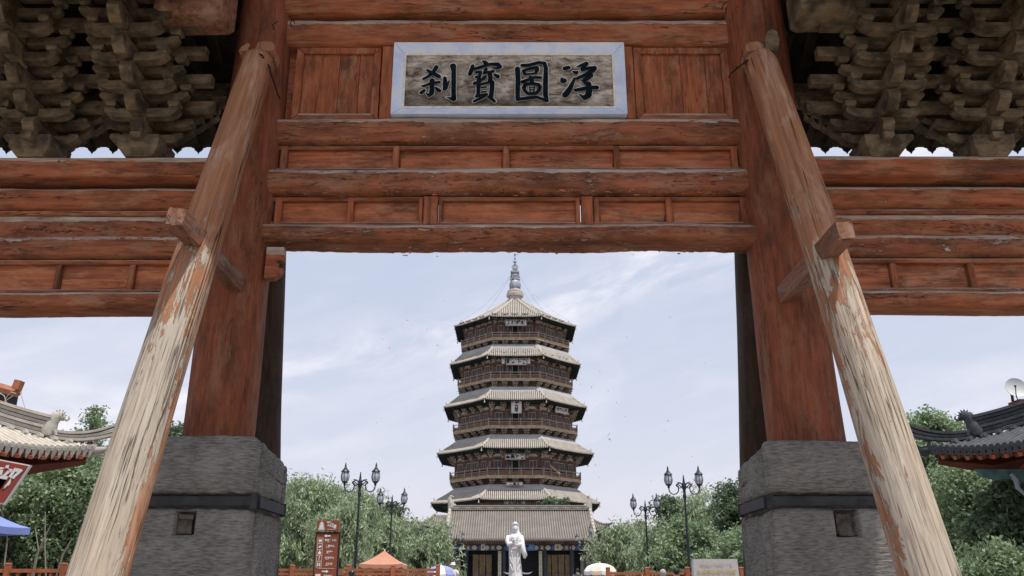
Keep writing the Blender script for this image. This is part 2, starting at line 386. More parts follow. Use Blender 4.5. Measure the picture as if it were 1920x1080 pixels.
# ------------------------------------------------------------------ ground (below the frame, bounces light)
MB().add([(-60, -60, 0), (60, -60, 0), (60, 27, 0), (-60, 27, 0)], [(0, 1, 2, 3)]).build('plaza_pavement', M_pave)['kind'] = 'structure'
t = MB(); t.box(0, 117, .3, 240, 180, .6); t.build('raised_terrace', M_pave, None)['kind'] = 'structure'
t = MB()
for i in range(3): t.box(1.3, 27-.35*(3-i)+.17-.002*i, .075+.15*i, 12, .36, .15+.0005*i)
t.build('terrace_steps', M_granite)['kind'] = 'structure'
MB().add([(-3500, -500, -.05), (3500, -500, -.05), (3500, 5000, -.05), (-3500, 5000, -.05)], [(0, 1, 2, 3)]).build('ground', M_earth)['kind'] = 'structure'

# ------------------------------------------------------------------ memorial gate
GY = 7.8; YF = 7.70
gate = empty('memorial_gate', (0, GY, 0), 'tall weathered red timber archway framing the view, with bracketed roofs over its side bays', 'gate')
def wobble(p, s, a): return (mnoise.noise(p*s))*a
def beam(name, x0, x1, z0, z1, y0, depth, mat, rnd=.45, parent=None, seg=.035, amp=.010, ragged=0., label=None, taperz=0.):
    """log-like beam with softened edges, slightly warped, built along X round its own centre"""
    parent = parent or gate
    L = x1-x0; h = z1-z0; cx, cz, cy = (x0+x1)/2, (z0+z1)/2, y0+depth/2
    n = 32; m = max(4, int(L/seg)); sd = random.uniform(0, 90); vs = []
    for i in range(m+1):
        x = -L/2 + L*i/m
        end = min(i, m-i)*L/m; es = 1-.10*max(0, 1-end/.05)
        for k in range(n):
            a = 2*math.pi*(k+.5)/n; ca, sa = math.cos(a), math.sin(a)
            e = rnd
            sy = math.copysign(abs(ca)**e, ca)*depth/2; sz = math.copysign(abs(sa)**e, sa)*h/2
            q = Vector((x*1.2+sd, sy*3, sz*3)); d = 1+wobble(q, 1.6, amp*6)+wobble(q, 7, amp*2.2)
            if sa < -.5 and ragged:
                sz += abs(mnoise.noise(Vector((x*9+sd, 2, k*.2))))*ragged*h - wobble(Vector((x*28+sd, k*.3, 1)), 1, ragged*h*.30)
            vs.append((x, sy*es+wobble(q, 2.5, amp), sz*d*es*(1-taperz*abs(x)/L)+wobble(Vector((x*.8+sd, 5, 1)), 1, amp*1.2)))
    fs = [(i*n+k, (i+1)*n+k, (i+1)*n+(k+1) % n, i*n+(k+1) % n) for i in range(m) for k in range(n)]
    fs += [tuple(range(n)), tuple(m*n+k for k in range(n))[::-1]]
    b = MB().add(vs, fs); o = b.build(name, mat, parent, T(cx, cy, cz), label=label); autosmooth(o, 50); return o
def zz(y, Y=YF): return at(960, y, Y).z
def xx(px, y, Y=YF): return at(px, y, Y).x
# columns
def column(X, r0, r1, z1, mat=M_column, dx=0):
    b = MB(); n = 36; m = 90; sd = random.uniform(0, 50); vs = []
    for i in range(m+1):
        z = z1*i/m; r = r0+(r1-r0)*i/m
        for k in range(n):
            a = 2*math.pi*k/n; q = Vector((math.cos(a)*1.2+sd, math.sin(a)*1.2, z*.8))
            rr = r*(1+wobble(q, 1.2, .035)+wobble(Vector((math.cos(a)*6+sd, math.sin(a)*6, z*.7)), 1, .012))
            vs.append((rr*math.cos(a)+dx*z/z1, rr*math.sin(a), z))
    b.add(vs, [(i*n+k, i*n+(k+1) % n, (i+1)*n+(k+1) % n, (i+1)*n+k) for i in range(m) for k in range(n)] + [tuple(m*n+k for k in range(n))])
    return b.build('column', mat, gate, T(X, GY, 0), smooth=True)
column(-2.69, .338, .262, 9.0, dx=.03); column(2.72, .352, .315, 9.0, dx=-.14); column(-7.15, .27, .25, 5.6); column(7.15, .27, .25, 5.6)
CXL, CXR = -2.50, 2.50
# centre bay
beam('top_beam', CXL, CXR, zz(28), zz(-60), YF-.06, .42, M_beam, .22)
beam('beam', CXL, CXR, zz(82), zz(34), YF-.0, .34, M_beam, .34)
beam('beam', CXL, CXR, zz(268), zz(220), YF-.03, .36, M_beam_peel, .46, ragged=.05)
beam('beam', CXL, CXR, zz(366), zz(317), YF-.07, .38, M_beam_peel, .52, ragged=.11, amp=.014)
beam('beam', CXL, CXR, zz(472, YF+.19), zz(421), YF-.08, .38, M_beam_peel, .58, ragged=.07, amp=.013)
def backing(x0, x1, z0, z1, y, mat=M_panel, name='backing_board'):
    return MB().box(0, 0, 0, x1-x0, .05, z1-z0).build(name, mat, gate, T((x0+x1)/2, y+.025, (z0+z1)/2))
def jbox(name, x0, x1, z0, z1, y0, d, mat, tilt=0, bev=.008):
    """board with chamfered front edges"""
    w, h = x1-x0, z1-z0; b = MB(); c = min(bev, w*.3, h*.3)
    vs = [(-w/2, d, -h/2), (w/2, d, -h/2), (w/2, d, h/2), (-w/2, d, h/2), (-w/2, c, -h/2), (w/2, c, -h/2), (w/2, c, h/2), (-w/2, c, h/2),
          (-w/2+c, 0, -h/2+c), (w/2-c, 0, -h/2+c), (w/2-c, 0, h/2-c), (-w/2+c, 0, h/2-c)]
    fs = [(3, 2, 1, 0), (0, 1, 5, 4), (1, 2, 6, 5), (2, 3, 7, 6), (3, 0, 4, 7), (4, 5, 9, 8), (5, 6, 10, 9), (6, 7, 11, 10), (7, 4, 8, 11), (8, 9, 10, 11)]
    b.add(vs, [f[::-1] for f in fs])
    return b.build(name, mat, gate, T((x0+x1)/2, y0, (z0+z1)/2) @ Matrix.Rotation(tilt, 4, 'Y'))
def panel_row(ytop, yb, ym, stiles, Y0, x0, x1, rail=.045):
    zt, zb = zz(ytop), zz(yb)
    jbox('rail', x0, x1, zt-rail, zt-.004, Y0, .10, M_beam, random.uniform(-.001, .001))
    jbox('rail', x0, x1, zb+.004, zb+rail*1.05, Y0-.006, .10, M_beam_peel, random.uniform(-.002, .002))
    for (a, b_, kind) in stiles:
        xa, xb = xx(a, ym), xx(b_, ym)
        jbox('post' if kind else 'stile', xa, xb, zb+.006, zt-.006, Y0-(.028 if kind else .010), .12, M_post)
    edges = [x0] + sum([[xx(a, ym), xx(b_, ym)] for a, b_, k in stiles], []) + [x1]
    for i in range(0, len(edges)-1, 2):
        if edges[i+1]-edges[i] > .12:
            jbox('panel', edges[i]-.004, edges[i+1]+.004, zb+rail*.9, zt-rail*.85, Y0+.045+random.uniform(0, .008), .05, M_panel, random.uniform(-.002, .002))
            # a loose inner board slat that has slipped a little
            if random.random() < .55:
                zc = zb+rail+(zt-zb-2*rail)*random.uniform(.3, .6)
                jbox('panel_board', edges[i]+.01, edges[i+1]-.01, zb+rail, zc, Y0+.036, .03, M_panel, random.uniform(-.003, .003))
panel_row(268, 318, 292, [(523, 536, 0), (735, 747, 0), (943, 955, 0), (1152, 1163, 0), (1374, 1386, 0)], YF+.05, CXL, CXR)
panel_row(366, 422, 395, [(513, 526, 0), (650, 661, 0), (784, 792, 0), (794, 820, 1), (822, 829, 0), (1080, 1088, 0), (1091, 1112, 1), (1114, 1124, 0), (1250, 1262, 0), (1391, 1403, 0)], YF+.03, CXL, CXR)
for (ya_, yb_) in ((268, 318), (366, 422)):
    for xq in (CXL+.12, CXR-.12): backing(xq-.09, xq+.09, zz(yb_)+.01, zz(ya_)-.01, YF+.17, M_post)
# plaque zone: framed side panels + posts
z0, z1 = zz(219), zz(83)
backing(CXL, CXR, z0, z1, YF+.16)
def framed(pa, pb):
    xa, xb = xx(pa, 150), xx(pb, 150); w = .075; Y0 = YF+.06
    for nm, poly in (('frame_board', [(xa, z0), (xb, z0), (xb-w, z0+w), (xa+w, z0+w)]), ('frame_board', [(xa, z1), (xa+w, z1-w), (xb-w, z1-w), (xb, z1)]),
                     ('frame_board', [(xa, z0), (xa+w, z0+w), (xa+w, z1-w), (xa, z1)]), ('frame_board', [(xb, z0), (xb, z1), (xb-w, z1-w), (xb-w, z0+w)])):
        cx = sum(p[0] for p in poly)/4; cz = sum(p[1] for p in poly)/4
        q = [(cx+(p[0]-cx)*.997-cx, cz+(p[1]-cz)*.985-cz) for p in poly]
        vert = abs(poly[0][0]-poly[1][0]) < .2
        MB().prism(q, 0, .08).build(nm, M_post if vert else M_beam, gate, T(cx, Y0, cz))
    n = 3; cuts = [0, .5+random.uniform(-.08, .08), .8, 1]
    for i in range(n):
        a = xa+w+(xb-xa-2*w)*cuts[i]; b_ = xa+w+(xb-xa-2*w)*cuts[i+1]
        jbox('panel_board', a+.002, b_-.002, z0+w-.01, z1-w+.01, Y0+.03+.0015*(i % 2), .05, M_post, 0, .004)
framed(549, 710); framed(1192, 1372)
jbox('post', xx(713, 150), xx(737, 150), z0, z1, YF+.03, .12, M_post); jbox('post', xx(1172, 150), xx(1190, 150), z0, z1, YF+.03, .12, M_post)
# side bays
for s in (-1, 1):
    xi, xo = 2.80*s, 6.95*s; a, b_ = min(xi, xo), max(xi, xo); dy = -3 if s > 0 else 0
    def Z(y): return zz(y+dy)
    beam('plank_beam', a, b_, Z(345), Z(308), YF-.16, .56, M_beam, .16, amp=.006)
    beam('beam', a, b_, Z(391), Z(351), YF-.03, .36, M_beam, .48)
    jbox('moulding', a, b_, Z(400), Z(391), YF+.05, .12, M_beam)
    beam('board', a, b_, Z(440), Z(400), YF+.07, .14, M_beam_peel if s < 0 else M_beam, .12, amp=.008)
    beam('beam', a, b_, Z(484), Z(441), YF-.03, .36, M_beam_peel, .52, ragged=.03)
    st = [(98, 108), (237, 247), (-50, -40)] if s < 0 else [(1676, 1688), (1822, 1834), (1975, 1985)]
    zt, zb = Z(485), Z(548)
    jbox('moulding', a, b_, zt-.045, zt, YF+.03, .13, M_beam); jbox('moulding', a, b_, zb, zb+.042, YF+.03, .13, M_beam_peel, .0012)
    xs = sorted([(xx(p, 516), xx(q, 516)) for p, q in st]); ed = [a]+sum([list(t_) for t_ in xs], [])+[b_]
    for p, q in xs: jbox('stile', p, q, zb+.042, zt-.045, YF+.035, .12, M_post)
    for i in range(0, len(ed)-1, 2):
        jbox('panel', ed[i], ed[i+1], zb+.03, zt-.03, YF+.085, .05, M_panel)
        if i % 4 == 0: jbox('panel_board', ed[i]+.01, ed[i+1]-.01, zb+.042, zb+.042+(zt-zb)*.36, YF+.07, .03, M_panel, .002)
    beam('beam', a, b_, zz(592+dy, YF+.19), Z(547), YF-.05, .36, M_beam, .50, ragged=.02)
# curled paint flakes hanging along the worst beams
fl = MB()
for (yc, x0p, x1p, n) in ((358, 520, 1390, 150), (262, 560, 1360, 60), (330, 560, 1380, 60), (436, 560, 1380, 50), (430, 20, 330, 60), (425, 1780, 1915, 50), (446, 0, 320, 50), (448, 1640, 1915, 40), (470, 620, 1380, 60)):
    for i in range(n):
        px = random.uniform(x0p, x1p); w = random.uniform(.012, .055); h = random.uniform(.006, .022)
        p = at(px, yc+random.gauss(0, 3.5), YF-.085 if yc not in (425, 430) else YF+.055)
        cur = random.uniform(.004, .018)
        vs = []
        for j in range(4):
            t_ = j/3; jag = random.uniform(.4, 1.25)
            vs += [(p.x+w*(t_-.5), p.y+random.uniform(0, .004), p.z+h*.5), (p.x+w*(t_-.5)+random.uniform(-.003, .003), p.y-cur*random.uniform(.4, 1), p.z-h*.5*jag)]
        fl.add(vs, [(2*j, 2*j+1, 2*j+3, 2*j+2) for j in range(3)])
fo = fl.build('paint_flakes', M_panel, gate); fo['kind'] = 'stuff'
# carved corner bracket under the lowest centre beam (left), and its stub on the right
zc = zz(474, GY)
MB().prism([(-.0, 0), (.165, 0), (.165, -.135), (.11, -.135), (.10, -.19), (.125, -.215), (.165, -.215), (.15, -.27), (.09, -.315), (.0, -.32)], -.05, .05).build('corner_bracket', M_beam, gate, T(-2.37, GY-.10, zc-.0))
# ---- bracket sets
TZ, TY = .186, .205
def arm_mesh(L, h=.135, th=.11, along='X', end=.13):
    z_ = h; e = end
    poly = [(-L/2, z_), (-L/2, z_*.58), (-L/2+e*.22, z_*.30), (-L/2+e*.55, z_*.10), (-L/2+e, 0), (L/2-e, 0), (L/2-e*.55, z_*.10), (L/2-e*.22, z_*.30), (L/2, z_*.58), (L/2, z_),
            (L/2-.10, z_), (L/2-.15, z_*.82), (.09, z_*.82), (.06, z_), (-.06, z_), (-.09, z_*.82), (-L/2+.15, z_*.82), (-L/2+.10, z_)]
    b = MB(); n = len(poly)
    conv = [(-L/2, z_*.82), *poly[1:9], (L/2, z_*.82)]
    b.prism(conv, -th/2, th/2, 'Y' if along == 'X' else 'X')
    for x in (-L/2+.05, 0, L/2-.05): 
        q = [(x-.055, z_*.822), (x-.04, z_), (x+.04, z_), (x+.055, z_*.822)]
        b.prism(q, -th/2+.002, th/2-.002, 'Y' if along == 'X' else 'X')
    return b.mesh(M_dg, name='arm')
def block_mesh(w=.125, h=.09):
    b = MB(); b.taper(0, 0, 0, h*.45, (w*.72, w*.72), (w, w)); b.taper(0, 0, h*.452, h, (w, w), (w, w)); return b.mesh(M_dg, name='small_block')
ARM_S, ARM_L, BLK = arm_mesh(.74, .115, .10), arm_mesh(.90, .10, .08), block_mesh(.11, .06)
BEAR = MB(); BEAR.taper(0, 0, 0, .085, (.27, .30), (.40, .40)); BEAR.taper(0, 0, .086, .215, (.40, .40), (.41, .41)); BEAR = BEAR.mesh(M_dg, name='bearing_block')
TON = []
for t_ in range(6):
    Lh = TY*(t_+1)+.02; e = .17; h = .155
    poly = [(-Lh-.07, h), (-Lh-.09, h*.62), (-Lh-.045, h*.20), (-Lh+.02, -.02), (-Lh+.10, 0), (Lh-.10, 0), (Lh-.02, -.02), (Lh+.045, h*.2), (Lh+.09, h*.62), (Lh+.07, h)]
    TON.append(MB().prism(poly, -.058, .058, 'X').mesh(M_dg, name='bracket_tongue'))
zpl = zz(308)
def jit(): return T(random.uniform(-.006, .006), random.uniform(-.006, .006), random.uniform(-.004, .004)) @ RZ(random.uniform(-.025, .025))
def bracket_set(X):
    base = mobj('bracket_set', BEAR, gate, T(X, GY-.12, zpl) @ RZ(random.uniform(-.02, .02)))
    zb = zpl+.20; yc = GY-.12
    mobj('small_block', BLK, base, T(X, yc-.235, zb-.06))
    for t_ in range(6):
        mobj('bracket_tongue', TON[t_], base, T(X, yc, zb+TZ*t_) @ jit())
        for sg in (-1, 1):
            if t_ < 5: mobj('small_block', BLK, base, T(X, yc+sg*TY*(t_+1), zb+TZ*t_+.135) @ jit())
    mobj('arm', ARM_S, base, T(X, yc, zb) @ jit()); mobj('arm', ARM_L, base, T(X, yc, zb+TZ) @ jit())
    for t_ in range(1, 5):
        for sg in (-1, 1):
            y = yc+sg*TY*t_
            mobj('arm', ARM_S, base, T(X, y, zb+TZ*t_) @ jit())
            mobj('arm', ARM_L, base, T(X, y, zb+TZ*(t_+1)) @ jit())
            for dx in (-.31, .31): mobj('small_block', BLK, base, T(X+dx, y, zb+TZ*t_+.125) @ jit())
            for dx in (-.41, .41): mobj('small_block', BLK, base, T(X+dx, y, zb+TZ*(t_+1)+.125) @ jit())
    return base
for s in (-1, 1):
    for k in range(4): bracket_set(s*(3.70+1.075*k))
    zb = zpl+.20
    for t_ in range(0, 5):     # tie beams running over the arms
        for sg in ((-1, 1) if t_ else (1,)):
            y = GY-.12+sg*TY*t_; z = zb+TZ*(t_+2)
            xe = s*(3.02+.03*random.random()); a, b_ = sorted((xe, s*7.6))
            jb = MB().box(0, 0, .065, b_-a, .09, .11).build('tie_beam', M_dg, gate, T((a+b_)/2, y, z))
# ---- roofs
def gate_roof(x0, x1, zr, ze, half, yc, nm, drip=.25):
    n = 8; prof = []
    for i in range(n+1):
        u = i/n; prof.append((half*u, ze+(zr-ze)*(1-u)**1.25))
    poly = [(yc-y, z) for y, z in prof[::-1]] + [(yc+y, z) for y, z in prof[1:]]
    poly += [(yc+y, z-.07) for y, z in prof[::-1]] + [(yc-y, z-.07) for y, z in prof[1:]]
    cx = (x0+x1)/2
    rf = MB()
    up = [(y, z) for y, z in poly]; m = len(up)//2
    for i in range(m-1):
        a, b_, c, d = up[i], up[i+1], up[-2-i] if False else None, None
    top = [(yc-y, z) for y, z in prof[::-1]] + [(yc+y, z) for y, z in prof[1:]]
    for i in range(len(top)-1):
        (ya, za), (yb, zb_) = top[i], top[i+1]
        rf.prism([(ya, za), (yb, zb_), (yb, zb_-.06), (ya, za-.06)], x0, x1, 'X')
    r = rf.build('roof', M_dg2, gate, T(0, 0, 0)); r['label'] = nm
    rb = MB()
    k = int((x1-x0)/drip)
    for j in range(k+1):
        x = x0+(x1-x0)*j/k
        for sg in (-1, 1):
            pts = [(x, yc+sg*y, z+.02) for y, z in prof]; rb.tube(pts, .055, 6)
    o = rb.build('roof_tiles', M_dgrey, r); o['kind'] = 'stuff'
    dm = MB().prism([(-.105, .03), (.105, .03), (.09, -.035), (.055, -.045), (.045, -.075), (.012, -.10), (0, -.125), (-.012, -.10), (-.045, -.075), (-.055, -.045), (-.09, -.035)], -.012, .012).mesh(M_dgrey, name='drip_tile')
    rm = MB().box(0, 0, 0, .08, 1.5, .09).mesh(M_dg2, name='rafter')
    sl = math.atan2(prof[-3][1]-prof[-1][1], prof[-1][0]-prof[-3][0])
    for j in range(k):
        x = x0+(x1-x0)*(j+.5)/k
        for sg in (-1, 1):
            mobj('drip_tile', dm, r, T(x, yc+sg*(half+.01), ze-.02) @ Matrix.Rotation(random.uniform(-.05, .05), 4, 'Y'))
            mobj('rafter', rm, r, T(x, yc+sg*(half-.72), ze-.05+.72*math.tan(sl)-.05) @ Matrix.Rotation(-sg*sl, 4, 'X'))
    return r
for s in (-1, 1):
    a, b_ = sorted((s*2.95, s*8.2))
    gate_roof(a, b_, 7.62, at(960, 268, 9.35).z, 1.62, GY-.07, 'dark side bay roof with pointed drip tiles')
gate_roof(-4.7, 4.7, 10.9, 9.0, 2.5, GY-.07, 'unseen central roof of the gate')  # above the frame, unseen; eave extended for the shadow it throws on the gate
beam('top_beam', CXL, CXR, zz(-64), zz(-160), YF-.06, .42, M_beam, .35)
for s in (-1, 1):
    zl = at(390, 40, 6.95).z
    b = beam('beam_end', s*3.44, s*2.78 if s < 0 else 2.78, zl, zl+.5, 6.8, .42, M_endgrain if s < 0 else M_dg, .30) if s < 0 else beam('beam_end', 2.78, 3.44, zl+.03, zl+.5, 6.8, .42, M_dg, .30)
# small bent nails and staples in the beams
nl = MB()
for (px, py) in ((545, 45), (550, 38), (1355, 12), (1362, 18), (1380, 128), (512, 50), (970, 16), (930, 5), (1020, 8), (1500, 312)):
    p = at(px, py, YF-.02 if 560 < px < 1350 else GY-.33); q = p+Vector((random.uniform(-.06, .06), -.04, random.uniform(-.05, .05)))
    nl.tube([p+Vector((0, .05, 0)), p+Vector((0, -.03, 0)), q], .006, 5)
nl.build('nails', M_rust, gate)['kind'] = 'stuff'

# ------------------------------------------------------------------ leaning braces
def brace(top, low, r0, r1, side, seed, label, rear=False, slot=True, mat=None):
    top = Vector(top); low = Vector(low); d = (top-low).normalized()
    bot = low - d*((low.z-0.0)/d.z)
    L = (top-bot).length
    r0 = r0*1.03
    Zx = d; X_ = Vector((1, 0, 0)); X_ = (X_-Zx*X_.dot(Zx)).normalized(); Y_ = Zx.cross(X_)
    Mw = Matrix((( *[X_[0], Y_[0], Zx[0]], bot[0]), (*[X_[1], Y_[1], Zx[1]], bot[1]), (*[X_[2], Y_[2], Zx[2]], bot[2]), (0, 0, 0, 1)))
    th = empty('timber_brace', bot, label, 'timber brace', 'raking timber braces propping the gate')
    b = MB(); n = 56; m = 260; vs = []
    bend = random.uniform(-.03, .03)
    for i in range(m+1):
        t_ = i/m; z = L*t_; r = r0+(r1-r0)*t_; ox = bend*math.sin(math.pi*t_)
        for k in range(n):
            a = 2*math.pi*k/n; ca, sa = math.cos(a), math.sin(a)
            q = Vector((ca+seed, sa, z*.5)); rr = r*(1+wobble(q, 1.3, .07)+wobble(Vector((ca*5+seed, sa*5, z*.9)), 1, .022)+wobble(Vector((ca*16+seed, sa*16, z*.7)), 1, .012))
            if i > m-5: rr *= (1, .99, .97, .94, .90)[i-(m-4)]
            vs.append((rr*ca+ox, rr*sa, z))
    b.add(vs, [(i*n+k, i*n+(k+1) % n, (i+1)*n+(k+1) % n, (i+1)*n+k) for i in range(m) for k in range(n)] + [tuple(m*n+k for k in range(n))])
    mt = mat or brace_mat('brace wood %d' % seed, side, L, seed)
    b.build('log', mt, th, Mw, smooth=True)
    if slot and side > 0:        # two tenon cheeks with an open slot between
        MB().prism([(-.175, 0), (-.09, 0), (-.085, .10), (-.11, .12), (-.165, .06)], -.09, .10, 'Y', T(0, -.02, L-.005)).build('tenon_cheek', mt, th, Mw)
        MB().prism([(-.015, 0), (.165, 0), (.17, .08), (.13, .135), (.03, .14), (-.01, .12)], -.10, .11, 'Y', T(0, -.02, L-.005)).build('tenon_cheek', mt, th, Mw)
    elif slot:
        MB().prism([(-.16, 0), (.02, 0), (.03, .10), (-.02, .135), (-.11, .13), (-.15, .08)], -.10, .11, 'Y', T(0, -.02, L-.005)).build('tenon_cheek', mt, th, Mw)
    return th, Mw, L
def staple(th, p, q, r=.009):
    p, q = Vector(p), Vector(q)
    MB().tube([p+Vector((0, .07, 0)), p, q, q+Vector((0, .08, 0))], r, 6).build('iron_staple', M_rust, th)
thL, MwL, LL = brace(at(486, 112, 7.25), at(186, 1080, 5.86), .190, .156, 1, 3, 'left front raking log prop, pale bare wood below, orange paint along its right edge')
thR, MwR, LR = brace(at(1424, 112, 7.25), at(1737, 1080, 5.86), .193, .158, -1, 11, 'right front raking log prop, deeply cracked, with a round-topped wedge behind its head')
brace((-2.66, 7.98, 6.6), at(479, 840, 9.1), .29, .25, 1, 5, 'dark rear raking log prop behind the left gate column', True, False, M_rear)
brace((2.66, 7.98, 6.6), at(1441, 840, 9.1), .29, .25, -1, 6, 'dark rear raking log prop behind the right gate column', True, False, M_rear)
staple(thL, at(463, 90, 7.22), at(492, 104, 7.05)); staple(thL, at(503, 121, 7.06), at(521, 177, 7.44))
staple(thR, at(1370, 138, 7.40), at(1402, 112, 7.08))
MB().prism([(-.06, -.12), (.06, -.12), (.075, 0), (.05, .10), (0, .13), (-.045, .09), (-.07, 0)], -.12, .12).build('wedge', M_dg, thR, T(at(1441, 88, 7.25)) @ Matrix.Rotation(.12, 4, 'Y'))
def peg(th, pn, s):
    p = at(pn[0], pn[1], 6.02); pl = MB()
    L = 1.72; w, h = .135, .155; vs = []; m = 24
    for i in range(m+1):
        y = L*i/m; sh = 1-(.08 if i == 0 else 0)
        for dx, dz in ((-1, -1), (0, -1.03), (1, -1), (1, 0), (1, 1), (0, 1.03), (-1, 1), (-1, 0)):
            j = random.uniform(-.004, .004) + (random.uniform(-.016, .012) if i == 0 else 0)
            vs.append((dx*w/2*sh+j, y+(random.uniform(-.03, .02) if i == 0 else 0), dz*h/2*sh+j))
    pl.add(vs, [(i*8+k, (i+1)*8+k, (i+1)*8+(k+1) % 8, i*8+(k+1) % 8) for i in range(m) for k in range(8)] + [tuple(range(8))])
    pl.build('peg', M_dg_red, th, T(p) @ Matrix.Rotation(s*.10, 4, 'Y'))
    MB().box(0, 0, 0, w*.9, .012, h*.88).build('peg_end', M_endgrain, th, T(p+Vector((0, -.012, 0))) @ Matrix.Rotation(s*.10, 4, 'Y'))
M_dg_red = painted_wood('peg wood', 'Y', paint=(.27, .12, .075), dark=(.10, .05, .03), peel=.02, dust_sky=.2)
peg(thL, (330, 407), 1); peg(thR, (1584, 433), -1)

# ------------------------------------------------------------------ name plaque
plY = YF-.03
pq = empty('name_plaque', (0, plY, zz(219)), 'horizontal name board with pale blue frame and four large dark characters, above the gate opening', 'plaque')
pc = Vector(((xx(738, 150)+xx(1171, 150))/2, plY, (zz(84)+zz(219))/2))
xa, xb = xx(737, 150), xx(1172, 150); za, zb2 = zz(219)+.005, zz(84)-.004; w = .105
for poly in ([(xa, za), (xb, za), (xb-w, za+w*.95), (xa+w, za+w*.95)], [(xa, zb2), (xa+w, zb2-w*.95), (xb-w, zb2-w*.95), (xb, zb2)],
             [(xa, za), (xa+w, za+w*.95), (xa+w, zb2-w*.95), (xa, zb2)], [(xb, za), (xb, zb2), (xb-w, zb2-w*.95), (xb-w, za+w*.95)]):
    cx = sum(p[0] for p in poly)/4; cz = sum(p[1] for p in poly)/4
    q = [((p[0]-cx)*.998, (p[1]-cz)*.992) for p in poly]
    b = MB(); n = 4
    # bevelled: outer face proud, inner edge sloping back
    inner = [2, 3] if poly[0][1] == za and poly[1][1] == za else ([1, 2] if poly[0][1] == zb2 else ([1, 2] if poly[0][0] == xa else [2, 3]))
    vs = [(p[0], .035 if i in inner else -.02, p[1]) for i, p in enumerate(q)] + [(p[0], .09, p[1]) for p in q]
    b.add(vs, [(0, 1, 2, 3), (7, 6, 5, 4), (0, 4, 5, 1), (1, 5, 6, 2), (2, 6, 7, 3), (3, 7, 4, 0)])
    b.build('frame_board', M_blue, pq, T(cx, plY, cz))
MB().box(0, 0, 0, xb-xa-.10, .03, zb2-za-.10).build('board', M_board, pq, T(pc.x, plY+.06, pc.z))
for (x0_, x1_, z0_, z1_) in ((xa+w, xb-w, za+w*.95, za+w*.95+.022), (xa+w, xb-w, zb2-w*.95-.022, zb2-w*.95), (xa+w, xa+w+.022, za+w*.95+.022, zb2-w*.95-.022), (xb-w-.022, xb-w, za+w*.95+.022, zb2-w*.95-.022)):
    MB().box(0, 0, 0, x1_-x0_, .02, z1_-z0_).build('inner_bead', M_cream, pq, T((x0_+x1_)/2, plY+.041, (z0_+z1_)/2))
STROKES = [
 ((780, 100), [[(225,335,45),(300,385,75),(380,420,80),(465,470,80)],[(415,275,85),(340,400,70),(240,470,55),(150,520,50)],[(95,655,12),(150,665,50),(300,608,58),(475,582,55)],[(325,550,95),(325,700,85),(315,810,95),(270,860,60),(200,805,20)],[(165,755,60),(108,800,75)],[(400,700,40),(450,745,80),(475,770,70)],[(585,500,60),(592,600,85),(580,730,70)],[(682,530,12),(640,640,35),(625,725,22)],[(750,262,120),(765,360,85),(762,800,85),(765,930,95)],[(765,940,80),(690,915,45),(615,895,10)]]),
 ((860, 100), [[(470,148,12),(530,175,70),(560,210,90)],[(285,250,65),(260,340,80),(225,425,75)],[(320,315,60),(480,265,65),(650,218,62),(790,222,85),(838,272,85),(780,305,50),(650,298,8)],[(555,320,65),(520,400,60)],[(350,385,50),(450,375,50),(420,470,60),(400,560,60)],[(345,485,50),(430,470,50)],[(320,610,70),(420,575,58),(540,470,55),(510,530,45)],[(700,365,60),(640,385,60),(560,390,50)],[(630,410,85),(645,520,85),(620,560,60)],[(725,432,35),(790,472,90)],[(450,635,50),(600,592,50),(690,575,50)],[(400,600,75),(400,750,72),(390,860,72),(350,880,50)],[(680,600,85),(672,750,88),(655,890,85)],[(465,702,32),(560,692,36)],[(465,792,32),(555,782,36)],[(420,870,65),(560,842,62),(480,905,52),(310,980,52)],[(600,890,45),(680,940,70),(725,982,62)]]),
 ((945, 100), [[(272,312,95),(285,500,90),(275,800,85),(280,930,85)],[(365,245,68),(500,240,70),(700,185,65),(820,200,72),(848,290,75),(840,600,90),(840,850,90),(875,965,60)],[(290,932,70),(500,905,72),(680,890,58),(780,930,60),(870,965,70)],[(400,360,72),(420,432,52)],[(400,350,55),(550,308,58),(670,292,70),(665,350,80),(645,400,45)],[(420,432,46),(655,408,42)],[(372,582,68),(500,532,60),(620,492,58),(740,495,62)],[(530,485,62),(570,560,75),(560,590,60)],[(400,700,75),(430,640,70),(565,612,60),(700,640,75),(730,690,72),(700,770,75),(640,820,65),(480,825,60),(420,760,70),(400,700,75)],[(515,690,22),(530,790,24)],[(620,680,22),(600,785,24)],[(520,712,20),(615,696,20)],[(530,748,18),(605,738,18)]]),
 ((1035, 100), [[(260,305,90),(335,290,85)],[(435,375,50),(490,395,78),(530,355,10)],[(185,495,20),(225,555,115),(250,550,95)],[(455,480,12),(450,520,45),(400,640,75),(330,770,110),(265,845,115)],[(475,288,10),(600,240,60),(695,212,92),(640,270,80),(615,335,80)],[(620,345,55),(760,295,60),(855,305,105),(830,350,95),(700,425,75),(500,515,58)],[(775,450,115),(700,520,90),(590,562,20)],[(640,570,60),(710,620,90),(750,655,80)],[(445,725,20),(480,750,65),(600,730,80),(740,695,72),(905,698,88)],[(745,620,90),(755,750,110),(735,850,125),(665,910,95),(600,870,50),(530,820,10)]])]
